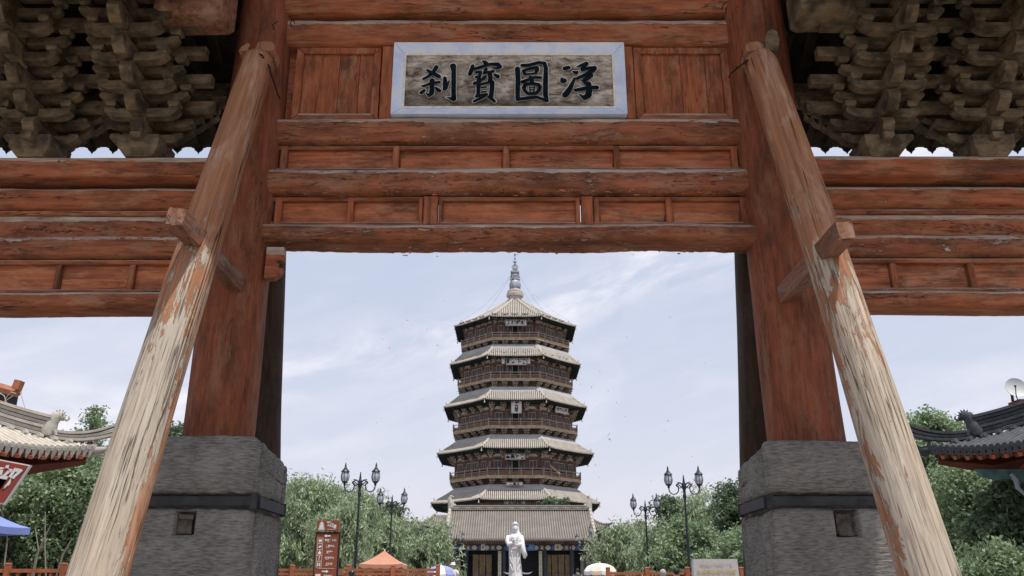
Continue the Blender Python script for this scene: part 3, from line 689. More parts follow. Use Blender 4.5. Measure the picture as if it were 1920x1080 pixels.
def strokes_mesh(strokes, org, grow, Yp, order):
    b = MB(); cnt = 0
    for st in strokes:
        P = []
        for (x, y, w_) in st: 
            p = at(org[0]+x/10.8, org[1]+y/10.8, Yp); P.append((p.x, p.z, (w_/2+grow)/10.8/178*1.03*(Yp/7.6)))
        Q = []
        for i in range(len(P)-1):
            for s_ in range(4):
                t_ = s_/4; Q.append(tuple(P[i][k]*(1-t_)+P[i+1][k]*t_ for k in range(3)))
        Q.append(P[-1])
        for i, (x, z, r) in enumerate(Q):
            y = -order-cnt*.00003; cnt += 1
            n = 12; b.add([(x+r*math.cos(a*2*math.pi/n), y, z+r*math.sin(a*2*math.pi/n)) for a in range(n)], [tuple(range(n))])
            if i < len(Q)-1:
                x2, z2, r2 = Q[i+1]; dx, dz_ = x2-x, z2-z; l = math.hypot(dx, dz_) or 1; nx, nz = -dz_/l, dx/l
                y = -order-cnt*.00003; cnt += 1
                b.add([(x+nx*r, y, z+nz*r), (x-nx*r, y, z-nz*r), (x2-nx*r2, y, z2-nz*r2), (x2+nx*r2, y, z2+nz*r2)], [(0, 1, 2, 3)])
    return b
for org, st in STROKES:
    Yp = plY+.043
    strokes_mesh(st, org, 17, Yp, 0).build('character_outline', M_cream, pq, T(0, Yp, 0))
    strokes_mesh(st, org, 3, Yp-.024, .0).build('character', M_ink, pq, T(0, Yp-.024, 0))

# ------------------------------------------------------------------ stone clamps round the column feet
def stone(parent, name, x0, x1, y0, y1, z0, z1, face, r=.05, seed=0, hole=None, groove=.004, slope=0):
    res = .016; sx, sy, sz = x1-x0, y1-y0, z1-z0; c = Vector(((x0+x1)/2, (y0+y1)/2, (z0+z1)/2)); h = (sx/2, sy/2, sz/2)
    V = []; F = []
    for ax in range(3):
        u, v = [i for i in range(3) if i != ax]
        for sg in (-1, 1):
            fine = True
            nu = max(2, int(2*h[u]/res)); nv = max(2, int(2*h[v]/res)); base = len(V)
            for i in range(nu+1):
                for j in range(nv+1):
                    p = [0, 0, 0]; p[ax] = sg*h[ax]; p[u] = -h[u]+2*h[u]*i/nu; p[v] = -h[v]+2*h[v]*j/nv
                    q = [max(-h[k]+r, min(h[k]-r, p[k])) for k in range(3)]
                    dv = Vector((p[0]-q[0], p[1]-q[1], p[2]-q[2]))
                    nrm = dv.normalized() if dv.length > 1e-6 else Vector([sg if k == ax else 0 for k in range(3)])
                    P = Vector(q)+nrm*r; W_ = P+c+Vector((seed*3.1, 0, 0))
                    d = mnoise.noise(W_*2.6)*.012+mnoise.noise(W_*8)*.004+mnoise.noise(W_*23)*.002
                    g = math.sin((W_.z+.02*mnoise.noise(W_*3)+.004*mnoise.noise(W_*14))*2*math.pi/.026)
                    d += groove*g*(abs(nrm.z) < .5)*(.6+.8*abs(mnoise.noise(W_*4)))
                    # chipped arrises
                    ed = sum(1 for k in range(3) if abs(p[k]) > h[k]-.06)
                    if ed >= 2: d -= abs(mnoise.noise(W_*6))*.035
                    P = P+nrm*d
                    if slope and P.z > 0: P.z -= slope*(P.y+h[1])*1.0
                    if hole and ax == 1 and sg == -1:
                        hx, hz, hw, hh, hd = hole; rx, rz = P.x+c.x-hx, P.z+c.z-hz
                        if abs(rx) < hw and abs(rz) < hh: P.y += hd
                    V.append(P)
            for i in range(nu):
                for j in range(nv):
                    a = base+i*(nv+1)+j; f = (a, a+nv+1, a+nv+2, a+1)
                    F.append(f if (sg > 0) == (ax != 1) else f[::-1])
    return MB().add(V, F).build(name, M_stone, parent, T(c), smooth=True)
for s, lab in ((-1, 'stepped grey stone clamp with an iron strap holding the foot of the left gate column'), (1, 'stepped grey stone clamp with an iron strap holding the foot of the right gate column')):
    th = empty('stone_clamp', (s*2.7, 7.7, 0), lab, 'stone base')
    xi, xo = 2.13*s, 3.28*s; a, b_ = sorted((xi, xo)); zt = 2.43 if s < 0 else 2.39
    hx = at(345 if s < 0 else 1588, 980, 7.2)
    hole = (hx.x, hx.z, .082 if s < 0 else .098, .092 if s < 0 else .112, .11)
    stone(th, 'upper_stone', a, b_, 7.2, 7.36, 1.935, zt, s, .045, 1+s)
    stone(th, 'lower_stone', a, b_, 7.2, 7.36, .0, 1.835, s, .045, 3+s, hole)
    a2, b2 = sorted((s*2.115, s*2.40)); zt2 = zt-.03
    stone(th, 'upper_stone', a2, b2, 7.345, 8.09, 1.935, zt2, s, .05, 5+s, slope=.10)
    stone(th, 'lower_stone', a2, b2, 7.345, 8.06, .0, 1.825, s, .05, 7+s)
    a3, b3 = sorted((s*3.04, s*3.29))
    stone(th, 'upper_stone', a3, b3, 7.37, 8.09, 1.935, zt2, s, .05, 9+s, groove=.002); stone(th, 'lower_stone', a3, b3, 7.37, 8.06, 0, 1.825, s, .05, 10+s, groove=.002)
    stone(th, 'upper_stone', a, b_, 8.1, 8.25, 1.935, zt2-.08, s, .045, 12+s, groove=.002); stone(th, 'lower_stone', a, b_, 8.1, 8.25, 0, 1.825, s, .045, 14+s, groove=.002)
    zb_ = 1.885
    MB().box(s*2.71, 7.72, 1.7, 1.06, .80, .9).build('stone_core', M_stone, th)
    st = MB(); st.box(s*2.71, 7.20, zb_, 1.13, .03, .072); st.build('iron_strap', M_iron, th)
    st = MB(); st.box(s*2.105, 7.66, zb_-.004, .045, .82, .085); st.build('iron_strap', M_iron, th)
    st = MB(); st.box(s*3.30, 7.66, zb_-.004, .045, .82, .085); st.build('iron_strap', M_iron, th)
    for (cx, cy) in ((s*2.125, 7.205), (s*2.10, 8.06)):
        MB().tube([(cx, cy, zb_-.06), (cx, cy, zb_+.055)], .028, 8).build('strap_pin', M_iron, th)
    # broken wooden plug inside the socket
    MB().taper(0, 0, 0, .155, (.125, .06), (.11, .05)).build('socket_plug', M_bark0, th, T(hole[0]-.01, 7.275, hole[1]-.085))
    MB().box(0, 0, 0, .12, .05, .035).build('socket_plug', M_bark0, th, T(hole[0], 7.26, hole[1]+.05 if s < 0 else hole[1]-.085) @ Matrix.Rotation(.08, 4, 'Y'))

# ------------------------------------------------------------------ timber pagoda
PD = 158.0; PCX = at(966, 800, PD).x; T22 = math.tan(R(22.5)); C22 = math.cos(R(22.5)); S22 = math.sin(R(22.5))
def circ(w, y):            # circumradius from half-width of the silhouette in px at row y
    Rr = 15.
    for _ in range(6): Rr = (at(966+w, y, PD-Rr*S22).x-at(966, y, PD-Rr*S22).x)/C22
    return Rr
def zf(y, Rr): return at(966, y, PD-Rr*C22).z       # height of a point on the front face
pag = empty('wooden_pagoda', (PCX, PD, .6), 'tall octagonal brown timber pagoda with five tiers of pale tiled roofs and an iron spire', 'pagoda')
PC = T(PCX, PD, 0)
def face(k): return PC @ RZ(R(45*k))
ALL = range(-3, 5); VIS = range(-2, 3)
def roof_surface(rt, zt, re, ze, flare, power=1.18):
    at_, ae = rt*C22, re*C22
    def zfun(a, u):
        s_ = (a-at_)/(ae-at_); hw = a*T22; q = abs(u)/hw if hw > 0 else 0
        return ze+(zt-ze)*(1-s_)**power + flare*(q**3.5)*(s_**2)
    return at_, ae, zfun
def pg_roof(rt, zt, re, ze, flare, th, aw, zw, apex=False, label=None):
    a0, a1, zfun = roof_surface(rt, zt, re, ze, flare)
    nU, nA = 18, 8
    b = MB(); vs = []
    for i in range(nA+1):
        a = a0+(a1-a0)*i/nA
        for j in range(nU+1):
            u = a*T22*(2*j/nU-1); vs.append((u, -a, zfun(a, u)))
    b.add(vs, [(i*(nU+1)+j, (i+1)*(nU+1)+j, (i+1)*(nU+1)+j+1, i*(nU+1)+j+1) for i in range(nA) for j in range(nU)])
    pan = b.mesh(M_pan, True, 'roof')
    # eave edge and soffit
    b = MB(); vs = []
    for (a, dz) in ((a1, 0), (a1-.02, -.16), (a1-.35, -.30), ((a1+aw)/2, None), (aw, None)):
        for j in range(nU+1):
            u = a*T22*(2*j/nU-1)
            if dz is not None: z = zfun(min(a, a1), u)+dz-.02
            elif a == aw: z = zw+.9
            else: z = (zw+.9+zfun(a1, a1*T22*(2*j/nU-1))-.3)/2+.1
            vs.append((u, -a, z))
    b.add(vs, [(i*(nU+1)+j, (i+1)*(nU+1)+j, (i+1)*(nU+1)+j+1, i*(nU+1)+j+1) for i in range(4) for j in range(nU)])
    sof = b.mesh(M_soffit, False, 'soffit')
    # tile rows
    b = MB(); sp = .335; n = int(a1*T22/sp)
    for j in range(-n, n+1):
        u = j*sp; s0 = max(a0, abs(u)/T22)
        if s0 > a1-.3: continue
        pts = [(u, -(s0+(a1-s0)*i/5), zfun(s0+(a1-s0)*i/5, u)) for i in range(6)]
        vs = []
        for x, y, z in pts: vs += [(x-.095, y, z-.01), (x-.06, y, z+.12), (x+.06, y, z+.12), (x+.095, y, z-.01)]
        fs = [(i*4+k, (i+1)*4+k, (i+1)*4+k+1, i*4+k+1) for i in range(5) for k in range(3)] + [(20, 23, 22, 21)]
        vs2 = [(pts[-1][0]-.10, pts[-1][1]-.03, pts[-1][2]-.14), (pts[-1][0]+.10, pts[-1][1]-.03, pts[-1][2]-.14), (pts[-1][0]+.10, pts[-1][1]-.03, pts[-1][2]+.12), (pts[-1][0]-.10, pts[-1][1]-.03, pts[-1][2]+.12)]
        b.add(vs, fs); b.add(vs2, [(0, 1, 2, 3)])
    tiles = b.mesh(M_tile, False, 'roof_tiles')
    b = MB(); n = int(a1*T22/.55)
    for j in range(-n, n+1):
        u = j*.55*.98; b.box(u, -(a1-.75), zfun(a1, u)-.40, .15, 1.3, .15)
    raf = b.mesh(M_soffit, False, 'rafter_ends')
    rd = MB(); ang = R(22.5); pts = []
    for i in range(9):
        a = a0+(a1-a0)*i/8; r = a/C22; pts.append((a*T22, -a, zfun(a, a*T22)+.10))
    L = len(pts)-1
    rd.tube(pts[:L+1], [.20]*7+[.17, .12], 6)
    tipd = Vector(pts[-1])-Vector(pts[-2]); tipd.normalize()
    rd.tube([pts[-1], Vector(pts[-1])+tipd*.25+Vector((0, 0, -.02))], [.12, .05], 6)
    k_ = 7
    rd.tube([pts[k_], Vector(pts[k_])+Vector((0, 0, .35)), Vector(pts[k_])+tipd*.12+Vector((0, 0, .70))], [.17, .11, .03], 6)
    bell = Vector(pts[-1])+Vector((0, 0, -.55)); rd.tube([Vector(pts[-1])+Vector((0, 0, -.1)), bell, bell-Vector((0, 0, .3))], [.02, .08, .14], 6)
    rdm = rd.mesh(M_tile, False, 'hip_ridge')
    ac = a0+(a1-a0)*.30; zc_ = zfun(ac, 0)+.16; b = MB()
    for (pa, pz, qa, qz) in ((a0-.05, zt+.16, a0+.30, zt+.13), (a0+.30, zt+.13, ac, zc_), (ac, zc_, ac+.02, zc_-.3)):
        b.add([(-pa*T22, -pa, pz), (pa*T22, -pa, pz), (qa*T22, -qa, qz), (-qa*T22, -qa, qz)], [(0, 3, 2, 1)])
    top = b.mesh(M_collar, False, 'roof_collar')
    for k in ALL:
        r = mobj('roof', pan, pag, face(k))
        mobj('roof_tiles', tiles, r, face(k))['kind'] = 'stuff'
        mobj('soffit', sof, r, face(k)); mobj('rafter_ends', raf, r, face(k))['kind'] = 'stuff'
        mobj('hip_ridge', rdm, r, face(k))
        if not apex: mobj('roof_collar', top, r, face(k))
def pg_bracket(depth, h, wide, n=4, beak=True):
    b = MB()
    for i in range(n):
        y = -depth*(i+1)/n; z = h*(i+.35)/n; w_ = wide*(.55+.45*(i+1)/n)
        b.prism([(-w_/2, z+h/n*.62), (-w_/2, z+h/n*.30), (-w_*.32, z), (w_*.32, z), (w_/2, z+h/n*.30), (w_/2, z+h/n*.62)], y-.10, y+.10)
        b.prism([(0, z-.1), (y-.22, z-.02), (y-.42, z+h/n*.35), (y-.22, z+h/n*.55), (0, z+h/n*.45)], -.11, .11, 'X')
        for sx in (-1, 1): b.taper(sx*w_*.42, y, z+h/n*.62, z+h/n*.86, (.2, .2), (.3, .3))
    b.taper(0, -.15, -.28, .05, (.38, .38), (.55, .5))
    return b.mesh(M_pbr, name='bracket')
LV = [  # storey: eave(halfw, y side silhouette), front eave y, roof top y/halfw, wall halfw, wall top y, rail y, floor y, fascia bottom y, pingzuo base y, balcony halfw
 dict(eave=(113.5, 607), ye=592.5, wall=90, ytop=605, rail=623.5, deck=632, fas=635, base=649, bal=101, below=96),
 dict(eave=(122, 681), ye=666, wall=97.5, ytop=679, rail=697.5, deck=708.5, fas=711.5, base=728, bal=107.5, below=100),
 dict(eave=(133.5, 761), ye=748, wall=104, ytop=768, rail=785.5, deck=797, fas=800.5, base=817.5, bal=116.5, below=106),
 dict(eave=(146.5, 853), ye=838.5, wall=111, ytop=857, rail=878, deck=890.5, fas=894, base=911, bal=123, below=111),
 dict(eave=(158, 939), ye=935.5, wall=118, ytop=952, rail=None, deck=None, fas=None, base=None, bal=124, below=118)]
for li, v in enumerate(LV):
    re = circ(*v['eave']); rw = circ(v['wall'], v['ytop']+8); aw = rw*C22
    ze = zf(v['ye'], re)-.02; zw = zf(v['ytop'], rw)
    if li == 0: rt, zt = circ(11, 560), zf(563.5, circ(11, 560))+.2
    else:
        pv = LV[li-1]; rt = circ(pv['below'], pv['base']); zt = zf(pv['base']-1, rt)
    pg_roof(rt, zt, re, ze, .16, .3, aw, zw, li == 0)
    hw = aw*T22
    zdeck = zf(v['deck'], rw+.9) if v['deck'] else .6
    # walls
    wallm = MB().add([(-hw, -aw, zdeck-.2), (hw, -aw, zdeck-.2), (hw, -aw, zw+.9), (-hw, -aw, zw+.9), (-hw*.9, -aw+.5, zdeck-.2), (hw*.9, -aw+.5, zdeck-.2), (hw*.9, -aw+.5, zw+.9), (-hw*.9, -aw+.5, zw+.9)],
                     [(0, 1, 2, 3), (5, 4, 7, 6), (3, 2, 6, 7)]).mesh(M_pwood, name='wall')
    for k in ALL: mobj('wall', wallm, pag, face(k))
    v.update(aw=aw, hw=hw)
    if not v['deck']: continue
    H = zw-zdeck
    postm = MB().tube([(0, 0, 0), (0, 0, H+.5)], .24, 8).mesh(M_pwood, True, 'post')
    bay = [-hw, -hw*.36, hw*.36, hw]
    lint = MB().box(0, -aw-.16, zw-.10, 2*hw, .22, .30).box(0, -aw-.12, zdeck+H*.36, 2*hw, .12, .14).mesh(M_pwood, name='lintel')
    ww, wh = hw*.25, H*.38; zc_ = zdeck+H*.36+wh/2+.12
    winf = MB().box(0, 0, wh/2+.08, ww+.3, .14, .16).box(0, 0, -wh/2-.05, ww+.2, .12, .10).box(-ww/2-.05, 0, 0, .10, .12, wh).box(ww/2+.05, 0, 0, .10, .12, wh).box(0, 0, 0, .08, .10, wh).mesh(M_frame, name='window')
    panem = MB().box(-ww/4-.0, .03, 0, ww/2-.08, .04, wh).mesh(M_pane, name='pane'); panem2 = MB().box(ww/4, .03, 0, ww/2-.08, .04, wh).mesh(M_pane, name='pane')
    boardm = MB().box(0, -aw-.05, zdeck+H*.62, hw*.62, .06, H*.66).mesh(M_pwood2, name='wall_board')
    plasm = MB().prism([(-hw*.24, 0), (hw*.24, 0), (hw*.12, .50), (-hw*.12, .50)] if li else [(-hw*.20, 0), (hw*.20, 0), (0, .95)], -.06, .0).mesh(M_pplaster, name='infill_panel')
    dist_e = (re*C22-aw)
    bm = pg_bracket(dist_e*.62, 1.35 if li else 1.2, 1.25)
    for k in VIS:
        Fk = face(k)
        for x in bay[:3] if k != 2 else bay: mobj('post', postm, pag, Fk @ T(x, -aw-.02, zdeck))
        mobj('lintel', lint, pag, Fk)
        for sx in (-1, 1): mobj('wall_board', boardm, pag, Fk @ T(sx*hw*.68, 0, 0))
        xs = [-hw*.69, hw*.69] + ([-hw*.17, hw*.17] if k else [])
        for x in xs:
            w_ = mobj('window', winf, pag, Fk @ T(x, -aw-.16, zc_))
            mobj('pane', panem, w_, Fk @ T(x, -aw-.16, zc_)); mobj('pane', panem2, w_, Fk @ T(x, -aw-.16, zc_))
        for x in ([-hw*.67, hw*.67] if li != 0 or not k else [-hw*.67, -hw*.2, hw*.2, hw*.67]):
            mobj('infill_panel', plasm, pag, Fk @ T(x, -aw-.10, zw+.06))
        for x in (-hw*.98, -hw*.5, -hw*.02, hw*.46) if k != 2 else (-hw*.98, -hw*.5, -hw*.02, hw*.46, hw*.96):
            mobj('bracket', bm, pag, Fk @ T(x, -aw, zw+.10))
        if k == 0:
            dr = MB().box(-hw*.135, 0, 0, .16, .16, H*.80).box(hw*.135, 0, 0, .16, .16, H*.80).box(0, 0, H*.42, hw*.42, .16, .18).build('door_frame', M_frame, pag, Fk @ T(0, -aw-.18, zdeck+H*.42))
            MB().box(0, 0, 0, hw*.24, .06, H*.78).build('doorway', M_dark, dr, Fk @ T(0, -aw-.12, zdeck+H*.42))
            for sx in (-1, 1):
                MB().box(0, 0, 0, hw*.15, .08, H*.68).build('door_leaf', M_pane, dr, Fk @ T(sx*hw*.24, -aw-.14, zdeck+H*.42))
                MB().box(0, 0, 0, .14, .12, H*.76).build('door_post', M_frame, dr, Fk @ T(sx*hw*.335, -aw-.15, zdeck+H*.42))
    # balcony
    rb = circ(v['bal'], v['deck']+4); ab = rb*C22; hb = ab*T22
    zd = zf(v['deck'], rb); zfz = zf(v['fas'], rb); zr_ = zf(v['rail'], rb); zbz = zt0 = None
    rbase = circ(v['below'], v['base']); ab0 = rbase*C22; zbase = zf(v['base'], rbase)
    deckm = MB().add([(-hb, -ab, zd), (hb, -ab, zd), (aw*T22*.95, -aw*.95, zd), (-aw*T22*.95, -aw*.95, zd), (-hb, -ab, zfz), (hb, -ab, zfz), (aw*T22*.95, -aw*.95, zfz), (-aw*T22*.95, -aw*.95, zfz)],
                     [(0, 1, 2, 3), (7, 6, 5, 4), (4, 5, 1, 0)]).mesh(M_pfascia if li in (0, 1) else M_pfascia, name='balcony')
    skirt = MB().box(0, -ab+.04, zd+.28, 2*hb, .06, .50).mesh(M_pfascia2, name='rail_board')
    railm = MB().box(0, -ab+.04, zr_, 2*hb+.1, .13, .11).box(0, -ab+.04, zd+(zr_-zd)*.60, 2*hb, .08, .08).mesh(M_frame, name='rail')
    bpost = MB().box(0, 0, (zr_-zd)/2+.12, .15, .15, zr_-zd+.24).mesh(M_frame, name='rail_post')
    pw = MB().add([(-ab0*T22*.93, -ab0*.93, zbase-.5), (ab0*T22*.93, -ab0*.93, zbase-.5), (ab0*T22*.93, -ab0*.93, zfz+.05), (-ab0*T22*.93, -ab0*.93, zfz+.05)], [(0, 1, 2, 3)]).mesh(M_pwood if li != 3 else M_pwood2, name='balcony_wall')
    sill = MB().box(0, -ab0*.94, zbase+.2, 2*ab0*T22*.95, .25, .35).box(0, -ab+.12, zfz-.10, 2*hb, .2, .22).mesh(M_pbr, name='balcony_sill')
    h_ = zfz-zbase-.35; bm2 = pg_bracket(ab-ab0*.93-.25, h_*.86, 1.15, 3)
    for k in ALL:
        bo = mobj('balcony', deckm, pag, face(k)); mobj('rail_board', skirt, bo, face(k)); mobj('rail', railm, bo, face(k))
        mobj('balcony_wall', pw, bo, face(k)); mobj('balcony_sill', sill, bo, face(k))
        if k in VIS:
            for j in range(5): mobj('rail_post', bpost, bo, face(k) @ T(-hb+2*hb*j/5, -ab+.04, zd))
            hb0 = ab0*.93*T22
            for x in (-.98, -.5, 0, .5) if k != 2 else (-.98, -.5, 0, .5, .98): mobj('bracket', bm2, bo, face(k) @ T(x*hb0, -ab0*.93, zbase+.38))
    v.update(aw=aw, hw=hw, zdeck=zdeck, zw=zw, ab=ab)
# spire
prof = [(568, 13), (560, 11.5), (558, 12), (557, 16), (552, 16.5), (550, 14), (549, 15), (546, 14.5), (545, 11), (543, 10)]
def pr(l): return [((at(966+w_, y, PD).x-at(966, y, PD).x), at(966, y, PD).z) for y, w_ in l]
sp = MB().lathe(pr(prof), PCX, PD, 8).build('spire_base', M_pplaster, pag)
M_spire = simple('grey blue spire iron', (.36, .38, .43), .6, .4, 1.2, .4, .4)
sp2 = MB().lathe(pr([(544, 9.5), (540, 10.6), (533, 10.8), (528, 9.6), (526.5, 8)]), PCX, PD, 14).build('spire_bowl', M_spire, sp, smooth=True)
for (y0_, y1_, w_) in ((525.5, 523, 9.3), (521.5, 519.5, 8.6), (518.4, 516.6, 8.5), (515.4, 513.6, 8.0), (512.5, 509, 8.4)):
    MB().lathe(pr([(y0_, w_), (y1_, w_*.97)]), PCX, PD, 14).build('spire_ring', M_spire, sp)
MB().lathe(pr([(526, 6.5), (509, 6.2)]), PCX, PD, 10).build('spire_core', M_spire, sp)
zb_ = at(966, 501, PD).z; rr = 6*1.02*PD/1600
for i in range(6):
    a = math.pi*i/6; pts = [(PCX+rr*math.cos(t_)*math.cos(a), PD+rr*math.cos(t_)*math.sin(a), zb_+rr*1.05*math.sin(t_)) for t_ in [math.pi*2*j/20 for j in range(21)]]
    MB().tube(pts, .045, 4, False).build('spire_hoop', M_spire, sp)
MB().tube([(PCX, PD, at(966, 510, PD).z), (PCX, PD, at(966, 464, PD).z)], [.14, .06], 6).build('spire_rod', M_spire, sp)
for y, r_ in ((491, .34), (485, .22), (477.5, .24)): MB().sphere((PCX, PD, at(966, y, PD).z), r_, 8, 6).build('spire_bead', M_spire, sp)
zc_ = at(966, 491, PD).z; MB().tube([(PCX-.45, PD, zc_+.15), (PCX-.3, PD, zc_-.1), (PCX, PD, zc_-.2), (PCX+.3, PD, zc_-.1), (PCX+.45, PD, zc_+.15)], [.02, .06, .08, .06, .02], 5).build('spire_crescent', M_spire, sp)
re5 = circ(113.5, 607); ztip = at(966, 511, PD).z; z5 = zf(592.5, re5)+1.0
for k in range(8):
    a = R(45*k+22.5-90); p0 = Vector((PCX+.4*math.cos(a), PD+.4*math.sin(a), ztip)); p1 = Vector((PCX+re5*.93*math.cos(a), PD+re5*.93*math.sin(a), z5))
    pts = [p0.lerp(p1, i/10)-Vector((0, 0, 1.3*math.sin(math.pi*i/10))) for i in range(11)]
    MB().tube(pts, .022, 4).build('guy_chain', M_spire, pag)
# ---- lettering helper
def textmesh(txt, size, ext=.0, mat=M_ink, vertical=False, bold=0):
    c = bpy.data.curves.new('lettering', 'FONT'); c.body = '\n'.join(txt) if vertical else txt; c.size = size; c.align_x = 'CENTER'; c.align_y = 'CENTER'
    c.extrude = ext; c.offset = bold; c.space_line = .86
    o = bpy.data.objects.new('lettering', c); col.objects.link(o); dg = bpy.context.evaluated_depsgraph_get(); dg.update()
    me = bpy.data.meshes.new_from_object(o.evaluated_get(dg)); bpy.data.objects.remove(o); bpy.data.curves.remove(c)
    me.materials.clear(); me.materials.append(mat); me.name = 'lettering'; return me
UPR = Matrix.Rotation(math.pi/2, 4, 'X')
M_pl = simple('pale grey name board', (.56, .54, .54), .7, .08, 2)
def plaque(y0_, y1_, x0_, x1_, Yd, txt, label, vertical=False, tilt=0, rz=0, C=None, board=M_pl, ink=M_ink, fr=M_frame, nm='name_board', shear=0):
    a, b_ = at(x0_, y1_, Yd), at(x1_, y0_, Yd); w_, h_ = b_.x-a.x, b_.z-a.z; c = Vector(((a.x+b_.x)/2, Yd, (a.z+b_.z)/2))
    M = T(c) @ RZ(rz) @ Matrix.Rotation(tilt, 4, 'X')
    th = empty(nm, c, label, 'sign', 'name boards hung on the pagoda' if nm == 'name_board' else None)
    MB().box(0, 0, 0, w_, .10, h_).build('board', board, th, M)
    MB().box(0, -.06, h_/2-.05, w_+.1, .06, .10).box(0, -.06, -h_/2+.05, w_+.1, .06, .10).box(-w_/2, -.062, 0, .10, .06, h_).box(w_/2, -.062, 0, .10, .06, h_).build('frame', fr, th, M)
    n = len(txt); s_ = min(h_*.86, w_*.92/n) if not vertical else min(w_*.9, h_*.86/n)
    mobj('lettering', textmesh(txt, s_*1.05, .0, ink, vertical, .028*s_), th, M @ T(0, -.075, 0) @ UPR)
    return th
def fy(i): return PD-LV[i]['aw']-.9
plaque(599.5, 611, 948, 987, PD-LV[0]['aw']-1.6, '工神極峻', 'pale four character name board under the topmost pagoda roof', tilt=R(8))
plaque(672, 684.5, 949, 987.5, PD-LV[1]['aw']-1.6, '觀奇下天', 'white four character name board under the second pagoda roof from the top', tilt=R(8))
for x_, lb in ((943.5, 'left'), (991.5, 'right')):
    plaque(671, 682, x_-2.6, x_+2.6, PD-LV[1]['aw']-1.55, '奇', 'narrow blank pale board just %s of the four character board, second roof from the top' % lb) if False else None
    a, b_ = at(x_-2.7, 682, fy(1)-.6), at(x_+2.7, 671, fy(1)-.6)
    tag(MB().box((a.x+b_.x)/2, fy(1)-.6, (a.z+b_.z)/2, b_.x-a.x, .1, b_.z-a.z).build('small_board', M_pl), 'narrow blank pale board just %s of the second highest name board' % lb, 'board', 'small blank boards on the pagoda')
plaque(751.5, 775, 958.5, 978, PD-LV[2]['aw']-1.9, '釋迦塔', 'tall vertical three character name board in the middle of the pagoda', True, tilt=R(10))
plaque(850.5, 862, 947, 984.5, PD-LV[3]['aw']-1.6, '聳高宮天', 'pale four character name board under the second lowest pagoda roof', tilt=R(8))
plaque(903.5, 911, 949.5, 980, PD-LV[3]['ab']-.1, '二直正', 'small pale board below the lowest pagoda balcony')
plaque(936.5, 946, 945, 986, PD-LV[4]['aw']-1.2, '釋迦塔', 'name board in deep shade above the gatehouse ridge')
Fk = face(1); aw2, hw2 = LV[2]['aw'], LV[2]['hw']
cc = Fk @ Vector((0, -aw2-1.5, LV[2]['zw']+.25))
th = empty('name_board', cc, 'slanting four character board on the right oblique face of the pagoda', 'sign', 'name boards hung on the pagoda')
Mx = T(cc) @ RZ(R(45)) @ Matrix.Rotation(R(12), 4, 'X')
MB().box(0, 0, 0, 3.1, .1, 1.0).build('board', M_pl, th, Mx); mobj('lettering', textmesh('瞻觀古萬', .70, 0, M_ink, False, .01), th, Mx @ T(0, -.06, 0) @ UPR)
cc = Fk @ Vector((.1, -LV[1]['aw']-1.3, LV[1]['zw']+.5)); tag(MB().box(0, 0, 0, 1.5, .1, .6).build('small_board', M_pl, None, T(cc) @ RZ(R(45))), 'small blank pale board on the right face under the second highest roof', 'board')
# loose pole leaning on the lowest balcony at the right
a, b_ = at(1031, 872, PD-LV[3]['ab']+1.5), at(1050, 889, PD-LV[3]['ab']+1.0)
tag(MB().tube([a, b_], .16, 6).build('loose_plank', M_pfascia), 'loose tan plank leaning against the rail of the lowest pagoda balcony', 'plank')

# ------------------------------------------------------------------ gatehouse in front of the pagoda
HY = 84.; HX = at(976, 1010, 82).x
hall = empty('gatehouse', (HX, HY, .6), 'low gatehouse with a broad pale tiled roof and painted frieze in front of the pagoda', 'hall')
ye_, yr_ = 81.6, 87.; zeh = at(976, 1011, ye_).z; zrh = at(976, 956.5, yr_).z; hwid = 7.05
def hz_(y): s_ = (yr_-y)/(yr_-ye_); return zrh+(zeh-zrh)*(1-(1-s_)**1.25) if s_ <= 1 else zeh
def hroof(sg, nm):
    b = MB(); n = 10; vs = []
    for i in range(n+1):
        y = yr_-(yr_-ye_)*i/n; z = zrh+(zeh-zrh)*(i/n)**.86
        yy = y if sg > 0 else 2*yr_-y
        vs += [(HX-hwid, yy, z), (HX+hwid, yy, z), (HX+hwid, yy, z-.18), (HX-hwid, yy, z-.18)]
    b.add(vs, [(i*4+k, i*4+k+1, (i+1)*4+k+1, (i+1)*4+k) for i in range(n) for k in (0, 2)] + [(i*4+3, i*4, (i+1)*4, (i+1)*4+3) for i in range(n)] + [(i*4+1, i*4+2, (i+1)*4+2, (i+1)*4+1) for i in range(n)] + [(n*4, n*4+1, n*4+2, n*4+3)])
    r = b.build('roof', M_pan, hall)
    t_ = MB(); N_ = 62
    for j in range(N_):
        x = HX-hwid+.12+(2*hwid-.24)*j/(N_-1); vs = []
        for i in range(n+1):
            y = yr_-(yr_-ye_)*i/n; z = zrh+(zeh-zrh)*(i/n)**.86; yy = y if sg > 0 else 2*yr_-y
            vs += [(x-.07, yy, z), (x-.045, yy, z+.075), (x+.045, yy, z+.075), (x+.07, yy, z)]
        t_.add(vs, [(i*4+k, (i+1)*4+k, (i+1)*4+k+1, i*4+k+1) for i in range(n) for k in range(3)])
        if sg > 0:
            t_.tube([(x, ye_-.03, zeh+.01), (x, ye_+.02, zeh+.01)], .085, 8)
            t_.add([(x+.04, ye_-.02, zeh+.0), (x+.19, ye_-.02, zeh+.0), (x+.115, ye_-.02, zeh-.15)], [(0, 1, 2)])
    t_.build('roof_tiles', M_htile, r)['kind'] = 'stuff'
    return r
r1 = hroof(1, 'front'); hroof(-1, 'rear')
zrt = at(976, 947.5, yr_).z
rg = MB().box(HX, yr_, (zrh+zrt)/2, 2*hwid-.5, .36, zrt-zrh).build('main_ridge', M_htile, hall)
for i, dz in enumerate((.10, .34, .56)): MB().box(HX, yr_-.2, zrh+dz*(zrt-zrh)/.62, 2*hwid-.5, .10, .07).build('ridge_band', M_lgrey, rg)
